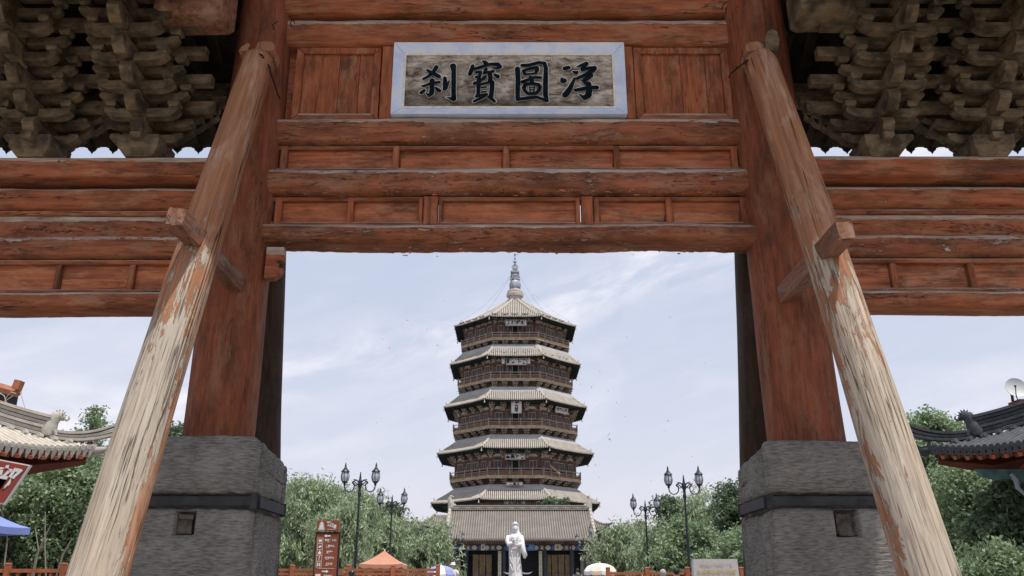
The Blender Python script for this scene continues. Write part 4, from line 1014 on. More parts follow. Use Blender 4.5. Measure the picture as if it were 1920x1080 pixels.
for j in range(24):     # relief flowers along the ridge
    MB().box(HX-hwid+.8+(2*hwid-1.6)*j/23, yr_-.195, zrh+.30*(zrt-zrh)/.62, .34, .06, .15).build('ridge_relief', M_dgrey if j % 2 else M_lgrey, rg)
for s in (-1, 1):
    pts = []
    for i in range(9):
        u = i/8; y = yr_-(yr_-ye_-.3)*u; pts.append((HX+s*(hwid-.12), y, zrh+(zeh-zrh)*u**.86+.22))
    o = MB(); o.tube(pts, .17, 6); [o.box(p[0], p[1], p[2]+.12, .12, .22, .16) for p in pts[1:-1]]
    o.build('verge_ridge', M_lgrey, hall)
    # owl-tail ornament: body curling inwards
    c = Vector((HX+s*(hwid-.25), yr_, zrt-.25)); o = MB()
    o.tube([c, c+Vector((s*.05, 0, .45)), c+Vector((s*.16, 0, .85)), c+Vector((s*.02, 0, 1.15)), c+Vector((-s*.2, 0, 1.05))], [.34, .30, .22, .15, .08], 8)
    o.tube([c+Vector((0, 0, .1)), c+Vector((-s*.35, 0, .25)), c+Vector((-s*.55, 0, .1))], [.22, .18, .08], 8); o.tube([c+Vector((s*.1, 0, .5)), c+Vector((s*.5, 0, .55)), c+Vector((s*.72, 0, .42))], [.14, .1, .03], 6)
    o.build('ridge_ornament', M_lgrey, hall)
FY = 83.5
def hz(y, Y=FY): return at(976, y, Y).z
def hx(px, y=1040, Y=FY): return at(px, y, Y).x
MB().box(HX, FY+.4, (hz(1010)+.6)/2+0, 12.8, .1, hz(1010)-.6).build('wall', M_dark, hall)  # near-black sheet; the unlit hall interior is put into its colour
MB().box(HX, FY-.15, hz(1016), 13.2, .7, hz(1011)-hz(1021)).build('eave_beam', M_pwood, hall)
frz = MB().box(HX, FY-.2, (hz(1022)+hz(1032.5))/2, hx(1107)-hx(850), .16, hz(1022)-hz(1032.5)).build('frieze_beam', simple('deep blue frieze paint', (.045, .060, .13), .6, .2, 3), hall)
zf_ = (hz(1022)+hz(1032.5))/2; M_f1 = simple('pale frieze paint', (.45, .44, .42), .6, .1, 4); M_f2 = simple('ochre frieze paint', (.25, .19, .11), .6, .1, 4); M_f3 = simple('bright blue frieze paint', (.09, .15, .33), .6, .1, 4)
for i in range(22):
    px = 855+i*11.5; x = hx(px)
    if i % 4 == 0: MB().tube([(x, FY-.30, zf_), (x, FY-.27, zf_)], .20, 12).build('frieze_medallion', M_f3, frz)
    elif i % 4 == 2: MB().box(x, FY-.295, zf_, .34, .03, .40).build('frieze_block', M_f2, frz); MB().box(x, FY-.315, zf_, .16, .03, .20).build('frieze_block', M_f1, frz)
    else: MB().prism([(x-.28, zf_), (x-.1, zf_+.2), (x+.1, zf_+.2), (x+.28, zf_), (x+.1, zf_-.2), (x-.1, zf_-.2)], FY-.305, FY-.28).build('frieze_lozenge', M_f1 if i % 2 else M_f3, frz)
for px in (848, 874, 944.5, 1021, 1072, 1109):
    MB().tube([(hx(px), FY-.1, .6), (hx(px), FY-.1, hz(1021))], .22, 12).build('column', simple('slate blue column paint', (.035, .040, .052), .6, .2, 3), hall)
for px in (937, 1013):
    b = MB().box(hx(px), FY-.42, (hz(1034)+.9)/2+.1, .30, .06, hz(1034)-1.1).build('couplet_board', simple('cream couplet board', (.48, .44, .34), .6, .1, 5), hall)
    for j in range(9): mobj('lettering', textmesh('佛光普照山寺宝塔天'[j], .22, 0, M_f2), b, T(hx(px), FY-.46, hz(1038)-.32*j) @ UPR)
M_lat = simple('olive gold lattice panel', (.17, .13, .045), .6, .25, 6); M_lat2 = simple('grey lattice panel', (.17, .175, .16), .6, .2, 6)
for (x0_, x1_, n, m_) in ((886, 923, 3, M_lat), (1021, 1071, 4, M_lat), (846, 865, 2, M_lat2), (1087, 1107, 2, M_lat2)):
    for i in range(n):
        a, b_ = hx(x0_+(x1_-x0_)*i/n), hx(x0_+(x1_-x0_)*(i+1)/n)
        d = MB().box(0, 0, 0, b_-a-.08, .08, hz(1040)-.7).build('door_panel', M_pwood, hall, T((a+b_)/2, FY+.05, (hz(1040)+.7)/2))
        MB().box(0, 0, 0, b_-a-.24, .04, hz(1041)-hz(1073)).build('lattice', m_, d, T((a+b_)/2, FY-.01, (hz(1041)+hz(1073))/2))
        if m_ is M_lat:
            for q in range(1, 5): MB().box(0, 0, 0, .02, .03, hz(1041)-hz(1073)).build('lattice_bar', M_pwood, d, T(a+.12+(b_-a-.24)*q/5, FY-.035, (hz(1041)+hz(1073))/2))
plaque(1020, 1032.5, 951, 1001, FY-.45, '寺宮佛', 'blue name board of the gatehouse, partly hidden behind the white statue', False, R(6), 0, None, simple('blue plaque paint', (.14, .27, .58), .6, .08, 3), M_ink, M_f3, 'gatehouse_plaque')
a = plaque(1021, 1032, 901.5, 909, FY-.40, '卍', 'small white square board on the left of the gatehouse frieze', False, 0, 0, None, M_pl, M_ink, M_pl, 'small_plaque') if False else None
for (x0_, x1_, m_, lb) in ((902, 909, M_pl, 'small white board on the left half of the gatehouse frieze'), (1040, 1051, simple('cream board', (.55, .50, .36), .6, .08, 4), 'small cream board on the right half of the gatehouse frieze')):
    th = empty('small_plaque', (hx((x0_+x1_)/2), FY-.38, hz(1032)), lb, 'sign')
    MB().box(hx((x0_+x1_)/2), FY-.38, hz(1026.5), hx(x1_)-hx(x0_), .05, hz(1021)-hz(1032)).build('board', m_, th)
    MB().box(hx((x0_+x1_)/2), FY-.42, hz(1026.5), (hx(x1_)-hx(x0_))*.35, .03, (hz(1021)-hz(1032))*.5).build('motif', M_f2, th)
# drum tower roof to the left, and a low wing to the right
def hip_roof(th, cx, cy, zt, ze, hx_, hy_, rx, m_top, m_rib, rot=0, lift=.35, nr=24):
    M = T(cx, cy, 0) @ RZ(rot)
    for f in range(4):
        A, B_ = (hx_, hy_) if f % 2 == 0 else (hy_, hx_); rA = rx if f % 2 == 0 else .02
        n = 6; m_ = 12; vs = []
        def P(s_, u):
            hw_ = rA+(A-rA)*s_; d = (.02 if f % 2 == 0 else rx) + (B_-(.02 if f % 2 == 0 else rx))*s_
            return (hw_*u, -d, ze+(zt-ze)*(1-s_)**1.4+lift*abs(u)**4*s_**2)
        for i in range(n+1):
            for j in range(m_+1): vs.append(P(i/n, 2*j/m_-1))
        Mf = M @ RZ(math.pi/2*f)
        b = MB().add(vs, [(i*(m_+1)+j, (i+1)*(m_+1)+j, (i+1)*(m_+1)+j+1, i*(m_+1)+j+1) for i in range(n) for j in range(m_)])
        b.add([(x, y+.02, z-.22) for x, y, z in vs], [((i+1)*(m_+1)+j, i*(m_+1)+j, i*(m_+1)+j+1, (i+1)*(m_+1)+j+1) for i in range(n) for j in range(m_)])
        r = b.build('roof', m_top, th, Mf)
        t_ = MB()
        for j in range(nr+1):
            x = A*(2*j/nr-1)*.985; s0 = max(0, (abs(x)-rA)/(A-rA)); pts = []
            for i in range(5):
                s_ = s0+(1-s0)*i/4; hw_ = rA+(A-rA)*s_; pts.append(Vector(P(s_, max(-1, min(1, x/hw_))))+Vector((0, 0, .03)))
            t_.tube(pts, .075, 5)
        t_.build('roof_tiles', m_rib, r, Mf)['kind'] = 'stuff'
        MB().tube([Vector(P(i/6, 1))+Vector((0, 0, .08)) for i in range(7)]+[Vector(P(1, 1))+Vector((.2, -.2, .22))], [.14]*7+[.07], 6).build('hip_ridge', m_rib, th, Mf)
c = at(812, 985, 98); th = empty('drum_tower', (c.x, 98, .6), 'small grey tiled tower roof showing behind the left end of the gatehouse', 'tower')
zt_ = at(835, 966, 98).z; ze_ = at(790, 988, 94).z
hip_roof(th, at(842, 985, 98).x, 98, zt_, ze_, 3.2, 3.0, 1.6, M_pan, M_htile, 0, .5, 26)
MB().box(at(842, 985, 98).x, 98, (ze_+.6)/2, 5.6, 4.6, ze_-.6).build('wall', M_pwood, th)
c = at(1115, 985, 98); th = empty('bell_tower', (c.x, 98, .6), 'grey tiled tower roof tip showing behind the right end of the gatehouse', 'tower')
hip_roof(th, at(1090, 985, 98).x, 98, at(1090, 972, 98).z, at(1140, 990, 94).z, 2.9, 3.0, 1.0, M_pan, M_htile, 0, .4, 24)
MB().box(at(1090, 985, 98).x, 98, (ze_+.6)/2, 4.8, 4.4, ze_-.6).build('wall', M_pwood, th)

# ------------------------------------------------------------------ white statue
SY = 50.
stt = empty('guanyin_statue', (at(966, 1000, SY).x, SY, .6), 'white marble standing robed figure on a pedestal in front of the gatehouse', 'statue')
def P(px, py, dy=0): p = at(px, py, SY); return Vector((p.x, SY+dy, p.z))
SX = P(966, 1000).x
def ell_loft(name, rows, mat, n=28, folds=0., nf=9, smooth=True):
    """rows: (px_left, px_right, py, depth_half, dy)"""
    vs = []
    for r_i, (xl, xr, y, dh, dy) in enumerate(rows):
        a_, b_ = P(xl, y), P(xr, y); cx = (a_.x+b_.x)/2; w_ = (b_.x-a_.x)/2
        for k in range(n):
            t_ = 2*math.pi*k/n; f = 1+folds*math.sin(nf*t_+r_i*.35)*(.4+.6*r_i/len(rows))
            vs.append((cx+w_*math.cos(t_)*f, SY+dy+dh*math.sin(t_)*f, a_.z))
    m_ = len(rows)
    return MB().add(vs, [(i*n+k, (i+1)*n+k, (i+1)*n+(k+1) % n, i*n+(k+1) % n) for i in range(m_-1) for k in range(n)] + [tuple(range(n)), tuple((m_-1)*n+k for k in range(n))[::-1]]).build(name, mat, stt, smooth=smooth)
ell_loft('robe', [(961.5, 969, 999.5, .16, .02), (959, 972, 1001.5, .22, .02), (954, 976, 1004.5, .30, .02), (951.5, 979, 1009, .34, .02), (951, 979, 1015, .36, 0), (953, 977, 1021, .34, 0), (954.5, 975.5, 1027, .33, 0), (954, 976, 1036, .34, 0), (954.5, 976, 1048, .36, 0), (955, 977.5, 1062, .38, 0), (954, 979, 1076, .42, 0), (953, 981, 1092, .46, 0), (951, 983, 1108, .5, 0)], M_statue, 44, .035, 13)
ell_loft('veil', [(962.5, 970, 980, .06, .12), (960.3, 971.8, 983, .13, .14), (959.6, 972.3, 988, .15, .16), (959.2, 973.0, 994, .16, .17), (957, 976, 1000, .22, .16), (954, 978.5, 1006, .30, .14), (952, 980, 1014, .30, .14)], M_statue, 26, .03, 7)
hd = MB(); hd.sphere(P(966, 991.2, -.08), (.155, .17, .235), 18, 12)
nz = P(966, 992, -.25); hd.prism([(0, .07), (-.035, -.04), (.035, -.04)], -.03, .05, 'Y', T(nz)); hd.sphere(P(966, 995.2, -.225), (.05, .03, .015), 8, 5)
for dx in (-.062, .062): hd.sphere(P(966, 990, -.215)+Vector((dx, 0, 0)), (.034, .02, .012), 8, 5)
hd.build('head', M_statue, stt, smooth=True)
MB().tube([P(966, 996, -.02), P(966, 1001, 0)], [.10, .14], 12).build('neck', M_statue, stt, smooth=True)
cr = MB(); cr.tube([P(966, 985, -.05), P(966, 981.5, -.03), P(966, 979, 0)], [.17, .15, .06], 14)
for i in range(7): a = R(200+i*23.3); cr.tube([P(966, 985.5, -.03)+Vector((.15*math.cos(a), .15*math.sin(a), 0)), P(966, 982.3, -.03)+Vector((.13*math.cos(a), .13*math.sin(a), 0))], [.045, .025], 6)
cr.build('crown', M_statue, stt, smooth=True)
MB().tube([P(953.5, 1005, -.05), P(951, 1015, -.12), P(954, 1022, -.32), P(961, 1018, -.42)], [.12, .13, .12, .08], 12).build('sleeve', M_statue, stt, smooth=True)
MB().tube([P(977, 1005, -.05), P(979, 1015, -.15), P(979.5, 1024, -.30), P(981, 1034, -.34), P(984.5, 1042, -.30), P(983, 1047, -.28)], [.12, .13, .14, .15, .13, .06], 12).build('sleeve', M_statue, stt, smooth=True)
MB().tube([P(979, 1020, -.25), P(974, 1022, -.40), P(968, 1024, -.44)], [.12, .10, .07], 10).build('forearm', M_statue, stt, smooth=True)
for (hp, s) in ((P(961.5, 1013, -.44), 1), (P(967, 1022, -.46), -1)):
    hnd = MB(); hnd.sphere(hp, (.07, .045, .085), 10, 8)
    for f in range(4): q = hp+Vector((-.045+.03*f, -.01, .05)); hnd.tube([q, q+Vector((0, -.02, .09)), q+Vector((0, .01, .15-.02*abs(f-1.5)))], [.018, .016, .010], 6)
    q = hp+Vector((s*.06, -.02, 0)); hnd.tube([q, q+Vector((s*.04, -.02, .06)), q+Vector((s*.03, -.02, .10))], [.02, .016, .010], 6)
    hnd.build('hand', M_statue, stt, smooth=True)
for (xa_, ya_, xb_, yb_) in ((960, 1003, 966, 1016), (972, 1003, 966, 1016), (959, 1030, 964, 1075), (971, 1030, 968, 1075), (956.5, 1045, 962, 1060), (974, 1045, 969, 1062), (956.5, 1058, 962, 1072), (975, 1058, 970, 1074), (957, 1028, 974, 1029)):
    pts = [P(xa_+(xb_-xa_)*t_/5, ya_+(yb_-ya_)*t_/5+1.5*math.sin(math.pi*t_/5), -.33-.03*t_/5-.02) for t_ in range(6)]
    MB().tube(pts, [.02, .035, .04, .04, .035, .02], 6).build('robe_fold', M_statue, stt, smooth=True)
sz = P(966, 1108).z
MB().lathe([(.62, sz-.30), (.75, sz-.22), (.66, sz-.12), (.72, sz-.02), (.60, sz+.03)], SX, SY, 24).build('lotus_base', M_statue, stt)
MB().box(SX, SY, (sz-.30+.6)/2, 1.3, 1.3, max(.1, sz-.30-.6)).build('pedestal', M_granite, stt)
# incense burner behind the statue
IY = 70.; c = at(971, 1078, IY); th = empty('incense_burner', (c.x, IY, .6), 'grey metal incense burner with upturned roof corners behind the white statue', 'incense burner')
M_brz = simple('grey bronze', (.24, .24, .26), .5, .2, 4, .4, .4)
b = MB(); zt_ = at(971, 1071, IY).z; zb_ = at(971, 1076.5, IY).z
vs = []
for i in range(7):
    s_ = i/6
    for k in range(24):
        a = math.pi*2*k/24; cr_ = abs(math.cos(2*a))**6; r_ = (.18+.80*s_)*(1+.16*cr_*s_); vs.append((c.x+r_*math.cos(a), IY+r_*math.sin(a), zt_+(zb_-zt_)*s_**.6+.18*cr_*s_**3))
b.add(vs, [(i*24+k, (i+1)*24+k, (i+1)*24+(k+1) % 24, i*24+(k+1) % 24) for i in range(6) for k in range(24)]); b.build('burner_roof', M_brz, th)
MB().tube([(c.x, IY, zt_-.1), (c.x, IY, zt_+.20), (c.x, IY, zt_+.34)], [.12, .09, .02], 8).build('finial', M_brz, th)
for k in range(4): a = math.pi/4+math.pi/2*k; MB().tube([(c.x+.45*math.cos(a), IY+.45*math.sin(a), 1.3), (c.x+.45*math.cos(a), IY+.45*math.sin(a), zb_+.1)], .05, 6).build('post', M_brz, th)
MB().lathe([(.2, 1.0), (.45, 1.05), (.58, 1.25), (.55, 1.5), (.62, 1.55)], c.x, IY, 20).build('bowl', M_brz, th)
for k in range(3): a = 2*math.pi*k/3; MB().tube([(c.x+.3*math.cos(a), IY+.3*math.sin(a), 1.1), (c.x+.42*math.cos(a), IY+.42*math.sin(a), .6)], [.09, .06], 6).build('leg', M_brz, th)
# ------------------------------------------------------------------ twin lantern lamp posts
def lamp_proto(H, loc, label):
    th = empty('street_lamp', loc, label, 'street lamp', 'twin lantern lamp posts along the plaza')
    X, Y, Z = loc; hub = Z+H
    b = MB(); b.lathe([(.16, Z), (.16, Z+.15), (.11, Z+.3), (.10, Z+.8), (.055, Z+.9), (.045, Z+2.4), (.062, Z+2.43), (.042, Z+2.48), (.034, hub-.45), (.06, hub-.42), (.062, hub-.30), (.045, hub-.25), (.05, hub-.12), (.075, hub-.08), (.085, hub), (.065, hub+.10), (.04, hub+.16), (.035, hub+.22), (.012, hub+.40)], X, Y, 12)
    b.build('pole', M_lampm, th, smooth=False)
    for s in (-1, 1):
        pts = [Vector((X+s*(.53+.01-.20*1)+s*0, Y, hub))]
        a = MB()
        arc = []
        for i in range(11):
            t_ = math.pi*i/10; arc.append((X+s*(.36+.165*-math.cos(t_)) , Y, hub-.10-.17*math.sin(t_)))
        arc = [(X+s*.20, Y, hub+.02)] + arc + [(X+s*.535, Y, hub+.0)]
        a.tube(arc, .022, 6)
        ring = [(X+s*.15+.085*math.cos(t_), Y, hub+.03+.085*math.sin(t_)) for t_ in [2*math.pi*j/14 for j in range(15)]]
        a.tube(ring, .018, 5, False); a.tube([(X, Y, hub-.04), (X+s*.10, Y, hub-.02), (X+s*.22, Y, hub+.10), (X+s*.27, Y, hub+.06), (X+s*.26, Y, hub)], .02, 5)
        a.tube([(X, Y, hub+.02), (X+s*.12, Y, hub+.13), (X+s*.24, Y, hub+.15)], .015, 5)
        a.build('arm', M_lampm, th)
        lx = X+s*.53; l0 = hub+.03
        g = MB().lathe([(.06, l0+.02), (.105, l0+.06), (.135, l0+.17), (.138, l0+.24), (.115, l0+.34), (.09, l0+.37)], lx, Y, 14).build('lantern', M_glass, th, smooth=True)
        c = MB(); c.lathe([(.125, l0+.36), (.155, l0+.375), (.125, l0+.42), (.085, l0+.46), (.06, l0+.485), (.05, l0+.52), (.03, l0+.55), (.035, l0+.58), (.006, l0+.70)], lx, Y, 12); c.build('lantern_cap', M_lampm, g)
        c = MB(); c.lathe([(.02, l0-.10), (.05, l0-.06), (.035, l0-.03), (.09, l0+.01), (.10, l0+.04), (.07, l0+.05)], lx, Y, 10)
        for k in range(8):
            q = 2*math.pi*k/8; c.tube([(lx+r_*math.cos(q), Y+r_*math.sin(q), l0+z_) for r_, z_ in ((.075, .03), (.112, .06), (.142, .17), (.144, .24), (.12, .34), (.105, .37))], .009, 4)
        c.build('lantern_cage', M_lampm, g)
    return th
LAMPS = [(675, 907, 30, 'tall twin lantern lamp beside the brown sign, leftmost of the black lamps'), (735, 946, 39, 'twin lantern lamp rising behind the orange canopy'),
         (823, 1000, 62, 'small distant twin lantern lamp at the left corner of the gatehouse'), (855.5, 1013, 73, 'farthest twin lantern lamp in front of the gatehouse left side'),
         (1282.5, 912, 30.5, 'tall twin lantern lamp left of the granite tablet, rightmost of the black lamps'), (1210, 955, 40, 'second twin lantern lamp from the right, before the low trees'),
         (1123, 1001, 60, 'small distant twin lantern lamp beside the domed peach parasol'), (1094, 1016, 73, 'farthest twin lantern lamp in front of the gatehouse right side')]
pl = None
for px, py, Y, lb in LAMPS:
    p = at(px, py, Y); loc = (p.x, Y, .6)
    if pl is None: H0 = p.z-.6; pl = lamp_proto(H0, loc, lb); pl['label'] = lb
    else:
        c = copy_tree(pl, T(loc) @ Matrix.Diagonal((1, 1, (p.z-.6)/H0, 1)) @ RZ(random.uniform(-.15, .15))); c['label'] = lb

# ------------------------------------------------------------------ sign totem
TYP = 24.
th = empty('sign_totem', at(612, 1080, TYP), 'brown freestanding direction board with white arrows and pictograms', 'sign')
tx0, tx1 = at(594, 1000, TYP).x, at(636, 1000, TYP).x; tz = at(612, 976, TYP).z; tzs = at(612, 997.5, TYP).z; tc_ = (tx0+tx1)/2; tw = tx1-tx0
MB().box(tc_, TYP+.06, (tzs+.0)/2, tw+.06, .10, tzs).build('body', M_black, th)
MB().box(tc_, TYP, (tz+tzs)/2+.01, tw, .14, tz-tzs-.02).build('header', M_sign, th); MB().box(tc_, TYP, tzs/2-.02, tw*.97, .08, tzs-.06).build('panel', M_sign, th)
fyv = TYP-.075
hz0 = (tz+tzs)/2
ic = MB()
for i in range(5):
    w_ = .055+.012*i; z_ = hz0+.075-.036*i; ic.prism([(-w_, z_), (w_, z_), (w_*.55, z_+.022), (-w_*.55, z_+.022)], 0, .004, 'Y', T(tc_-tw*.28, fyv-.004, 0)); ic.box(tc_-tw*.28, fyv, z_-.009, w_*1.3, .004, .012)
ic.box(tc_-tw*.28, fyv, hz0+.115, .012, .004, .06).box(tc_-tw*.28, fyv, hz0-.10, .18, .004, .016); ic.build('pagoda_pictogram', M_white, th)
for j, ch in enumerate('释迦塔'): mobj('lettering', textmesh(ch, .105 if j else .13, 0, M_white, False, .003), th, T(tc_+.03+.075*j, fyv, hz0+.05-.035*j) @ UPR)
MB().box(tc_+.10, fyv, hz0-.085, .22, .004, .008).build('rule', M_white, th)
def arrow(z, s):
    MB().prism([(-.09*s, 0), (-.03*s, .045), (-.03*s, .016), (.085*s, .016), (.085*s, -.016), (-.03*s, -.016), (-.03*s, -.045)], 0, .004, 'Y', T(tc_+.0, TYP-.048, z)).build('arrow', M_white, th)
def rowz(y): return at(612, y, TYP).z
arrow(rowz(1005), 1)
for y, s_ in ((1014, '景区主入口'), (1025, '售票中心'), (1036, '母婴室'), (1047, '咨询中心'), (1058.5, '卫生间')):
    z = rowz(y); x = tc_-tw*.30; fr = MB(); a = .068
    for dx, dz_, w_, h_ in ((0, a, 2*a, .008), (0, -a, 2*a, .008), (-a, 0, .008, 2*a), (a, 0, .008, 2*a)): fr.box(x+dx, TYP-.045, z+dz_, w_, .006, h_)
    fr.build('icon_frame', M_cream, th); k = MB()
    if y == 1014: k.box(x, TYP-.046, z+.01, .08, .006, .05).box(x-.02, TYP-.046, z-.03, .02, .006, .03).box(x+.02, TYP-.046, z-.03, .02, .006, .03)
    elif y == 1025: k.prism([(-.05, -.03), (-.02, .02), (.05, .03), (.04, -.02)], 0, .004, 'Y', T(x, TYP-.048, z))
    elif y == 1036: k.lathe([(.035, -.045), (.038, 0), (.015, .025), (.015, .05)], 0, 0, 8, T(x, TYP-.042, z) @ Matrix.Diagonal((1, .1, 1, 1)))
    elif y == 1058.5: k.box(x-.025, TYP-.046, z, .03, .006, .085).box(x+.025, TYP-.046, z, .03, .006, .085)
    if k.v: k.build('icon', M_white, th)
    else: mobj('icon', textmesh('?', .13, 0, M_white, False, .003), th, T(x, TYP-.048, z) @ UPR)
    me = textmesh(s_, .062, 0, M_white, False, .0015); mobj('lettering', me, th, T(tc_+.09, TYP-.046, z+.012) @ UPR)
    MB().box(tc_+.03, TYP-.045, z-.03, .08, .004, .008).build('rule', M_cream, th)
MB().box(tc_+.02, TYP-.045, rowz(1066), tw*.74, .004, .008).build('rule', M_cream, th); arrow(rowz(1071.5), -1)
z = rowz(1080); MB().box(tc_-tw*.30, TYP-.045, z, .13, .006, .10).build('icon', M_cream, th); mobj('lettering', textmesh('游客中心', .062, 0, M_white, False, .0015), th, T(tc_+.09, TYP-.046, z) @ UPR)

# ------------------------------------------------------------------ red brown post and rail fences on the terrace edge
def fence(posts, Y, ytop, label, rails=(1068.5, 1075.5), ends=None, pw=.13):
    a, b_ = posts[0], posts[-1]; th = empty('railing_fence', (at(a, 1080, Y).x, Y, .6 if Y > 27 else 0), label, 'fence', 'red brown post and rail fences')
    zt = at(960, ytop, Y).z; zb = .6 if Y > 27 else 0
    pm = MB().box(0, 0, (zt-zb)/2, pw, pw, zt-zb).taper(0, 0, zt-zb+.0, zt-zb+.03, (pw*1.12, pw*1.12), (pw*.8, pw*.8)).mesh(M_fence, name='post')
    for p in posts: mobj('post', pm, th, T(at(p, ytop+10, Y).x, Y, zb))
    x0, x1 = at(ends[0], 1070, Y).x, at(ends[1], 1070, Y).x
    for y in rails: z = at(960, y, Y).z; MB().box((x0+x1)/2, Y+.01, z, x1-x0, .06, .075).build('rail', M_fence, th)
    z = zb+.25; MB().box((x0+x1)/2, Y+.01, z, x1-x0, .06, .075).build('rail', M_fence, th)
    n = int((x1-x0)/.22); zr = at(960, rails[-1], Y).z; bm = MB().box(0, 0, 0, .045, .04, zr-zb-.25).mesh(M_fence, name='baluster')
    for i in range(1, min(n, 120)): mobj('baluster', bm, th, T(x0+(x1-x0)*i/n, Y+.012, (zr+zb+.25)/2))
fence([548, 654, 737, 821], 28, 1060.5, 'low red brown fence on the left of the central path, behind the brown sign', (1068.5, 1076), (470, 821))
fence([1140, 1214, 1289, 1391], 28, 1065, 'low red brown fence on the right of the central path', (1075,), (1140, 1460))
fence([674.5, 745], 31, 1061.5, 'short inner fence run under the orange canopy', (1075,), (674.5, 745))
fence([-60, 14, 119, 220], 19, 1058, 'red brown fence before the tree at the far left', (1070, ), (-90, 240), .10)
# bollard with a dark ball in front of the lamp
p = at(659.5, 1075, 22); th = empty('ball_bollard', (p.x, 22, 0), 'dark glossy ball on a post in front of the leftmost lamp', 'bollard')
MB().sphere(p, .088, 20, 14).build('ball', simple('dark polished ball', (.03, .02, .02), .2, .2, 4, .5), th, smooth=True); MB().tube([(p.x, 22, 0), (p.x, 22, p.z-.07)], .05, 10).build('post', M_black, th)
# granite tablet with gold writing
Yt = 23.; th = empty('stone_tablet', (at(1340, 1080, Yt).x, Yt, 0), 'pale grey granite tablet with faded gold characters at lower right', 'monument')
a, b_ = at(1299, 1060, Yt), at(1380, 1048.5, Yt); cx = (a.x+b_.x)/2
MB().taper(cx, Yt, 0, b_.z, (b_.x-a.x+.16, .30), (b_.x-a.x, .24)).build('slab', M_granite, th)
M_gold2 = simple('faded gold lettering', (.48, .44, .36), .6, .1, 8)
mobj('lettering', textmesh('全国重点文物保护单位', .085, 0, M_gold2, False, .002), th, T(cx, Yt-.135, at(960, 1060, Yt).z) @ UPR)
mobj('lettering', textmesh('应县佛宫寺释迦塔', .125, 0, M_gold, False, .003), th, T(cx, Yt-.14, at(960, 1073.5, Yt).z) @ UPR)

# ------------------------------------------------------------------ canopies and parasols
def canopy(px, ytop, yedge, hwpx, Y, mats, label, nseg=8, dome=.0, scal=True, nm='parasol', sides=None):
    top = at(px, ytop, Y); ed = at(px, yedge, Y); r_ = at(px+hwpx, yedge, Y).x-ed.x; g = Y < 27
    th = empty(nm, (top.x, Y, 0 if g else .6), label, 'parasol' if nm == 'parasol' else 'canopy')
    rot = math.pi/nseg
    for k in range(nseg):
        b = MB(); vs = []; n = 6; m_ = 8
        for i in range(n+1):
            s_ = i/n
            for j in range(m_+1):
                a0, a1 = rot+2*math.pi*k/nseg, rot+2*math.pi*(k+1)/nseg; t_ = j/m_
                p0 = Vector((math.cos(a0), math.sin(a0), 0)); p1 = Vector((math.cos(a1), math.sin(a1), 0)); q = p0.lerp(p1, t_)*r_*s_
                z = ed.z+(top.z-ed.z)*((1-s_)**1.3 if not dome else math.sqrt(max(0, 1-(s_*.995)**2)))-.03*math.sin(math.pi*t_)*s_
                vs.append((top.x+q.x, Y+q.y, z))
        b.add(vs, [(i*(m_+1)+j, (i+1)*(m_+1)+j, (i+1)*(m_+1)+j+1, i*(m_+1)+j+1) for i in range(n) for j in range(m_)])
        base = vs[-(m_+1):]; v2 = []; 
        for j, v_ in enumerate(base): v2 += [v_, (v_[0], v_[1], v_[2]-(.12 if not scal else .09+.06*abs(math.sin(j*math.pi/2+.3))))]
        b.add(v2, [(2*j, 2*j+1, 2*j+3, 2*j+2) for j in range(m_)])
        b.build('canopy_panel', mats[k % len(mats)], th)
    MB().tube([(top.x, Y, .0 if g else .6), (top.x, Y, top.z+.06)], .025, 8).build('pole', M_white, th)
canopy(721, 1032.5, 1058, 56, 31.5, [M_orange], 'faded orange square market canopy under the second lamp', 4, nm='market_canopy')
canopy(827, 1060, 1078, 29, 33, [M_bluecloth, M_white], 'small blue and white parasol left of the central path', 8, 1)
canopy(1124.5, 1056, 1072, 31, 33, [M_peach, M_white], 'domed peach and white parasol with scalloped edge at the right', 10, 1)
canopy(-70, 930, 984, 128, 15.5, [simple('blue canvas', (.20, .26, .58), .8, .08, 2)], 'blue market canopy corner poking in at the left edge', 4, nm='market_canopy', scal=False)

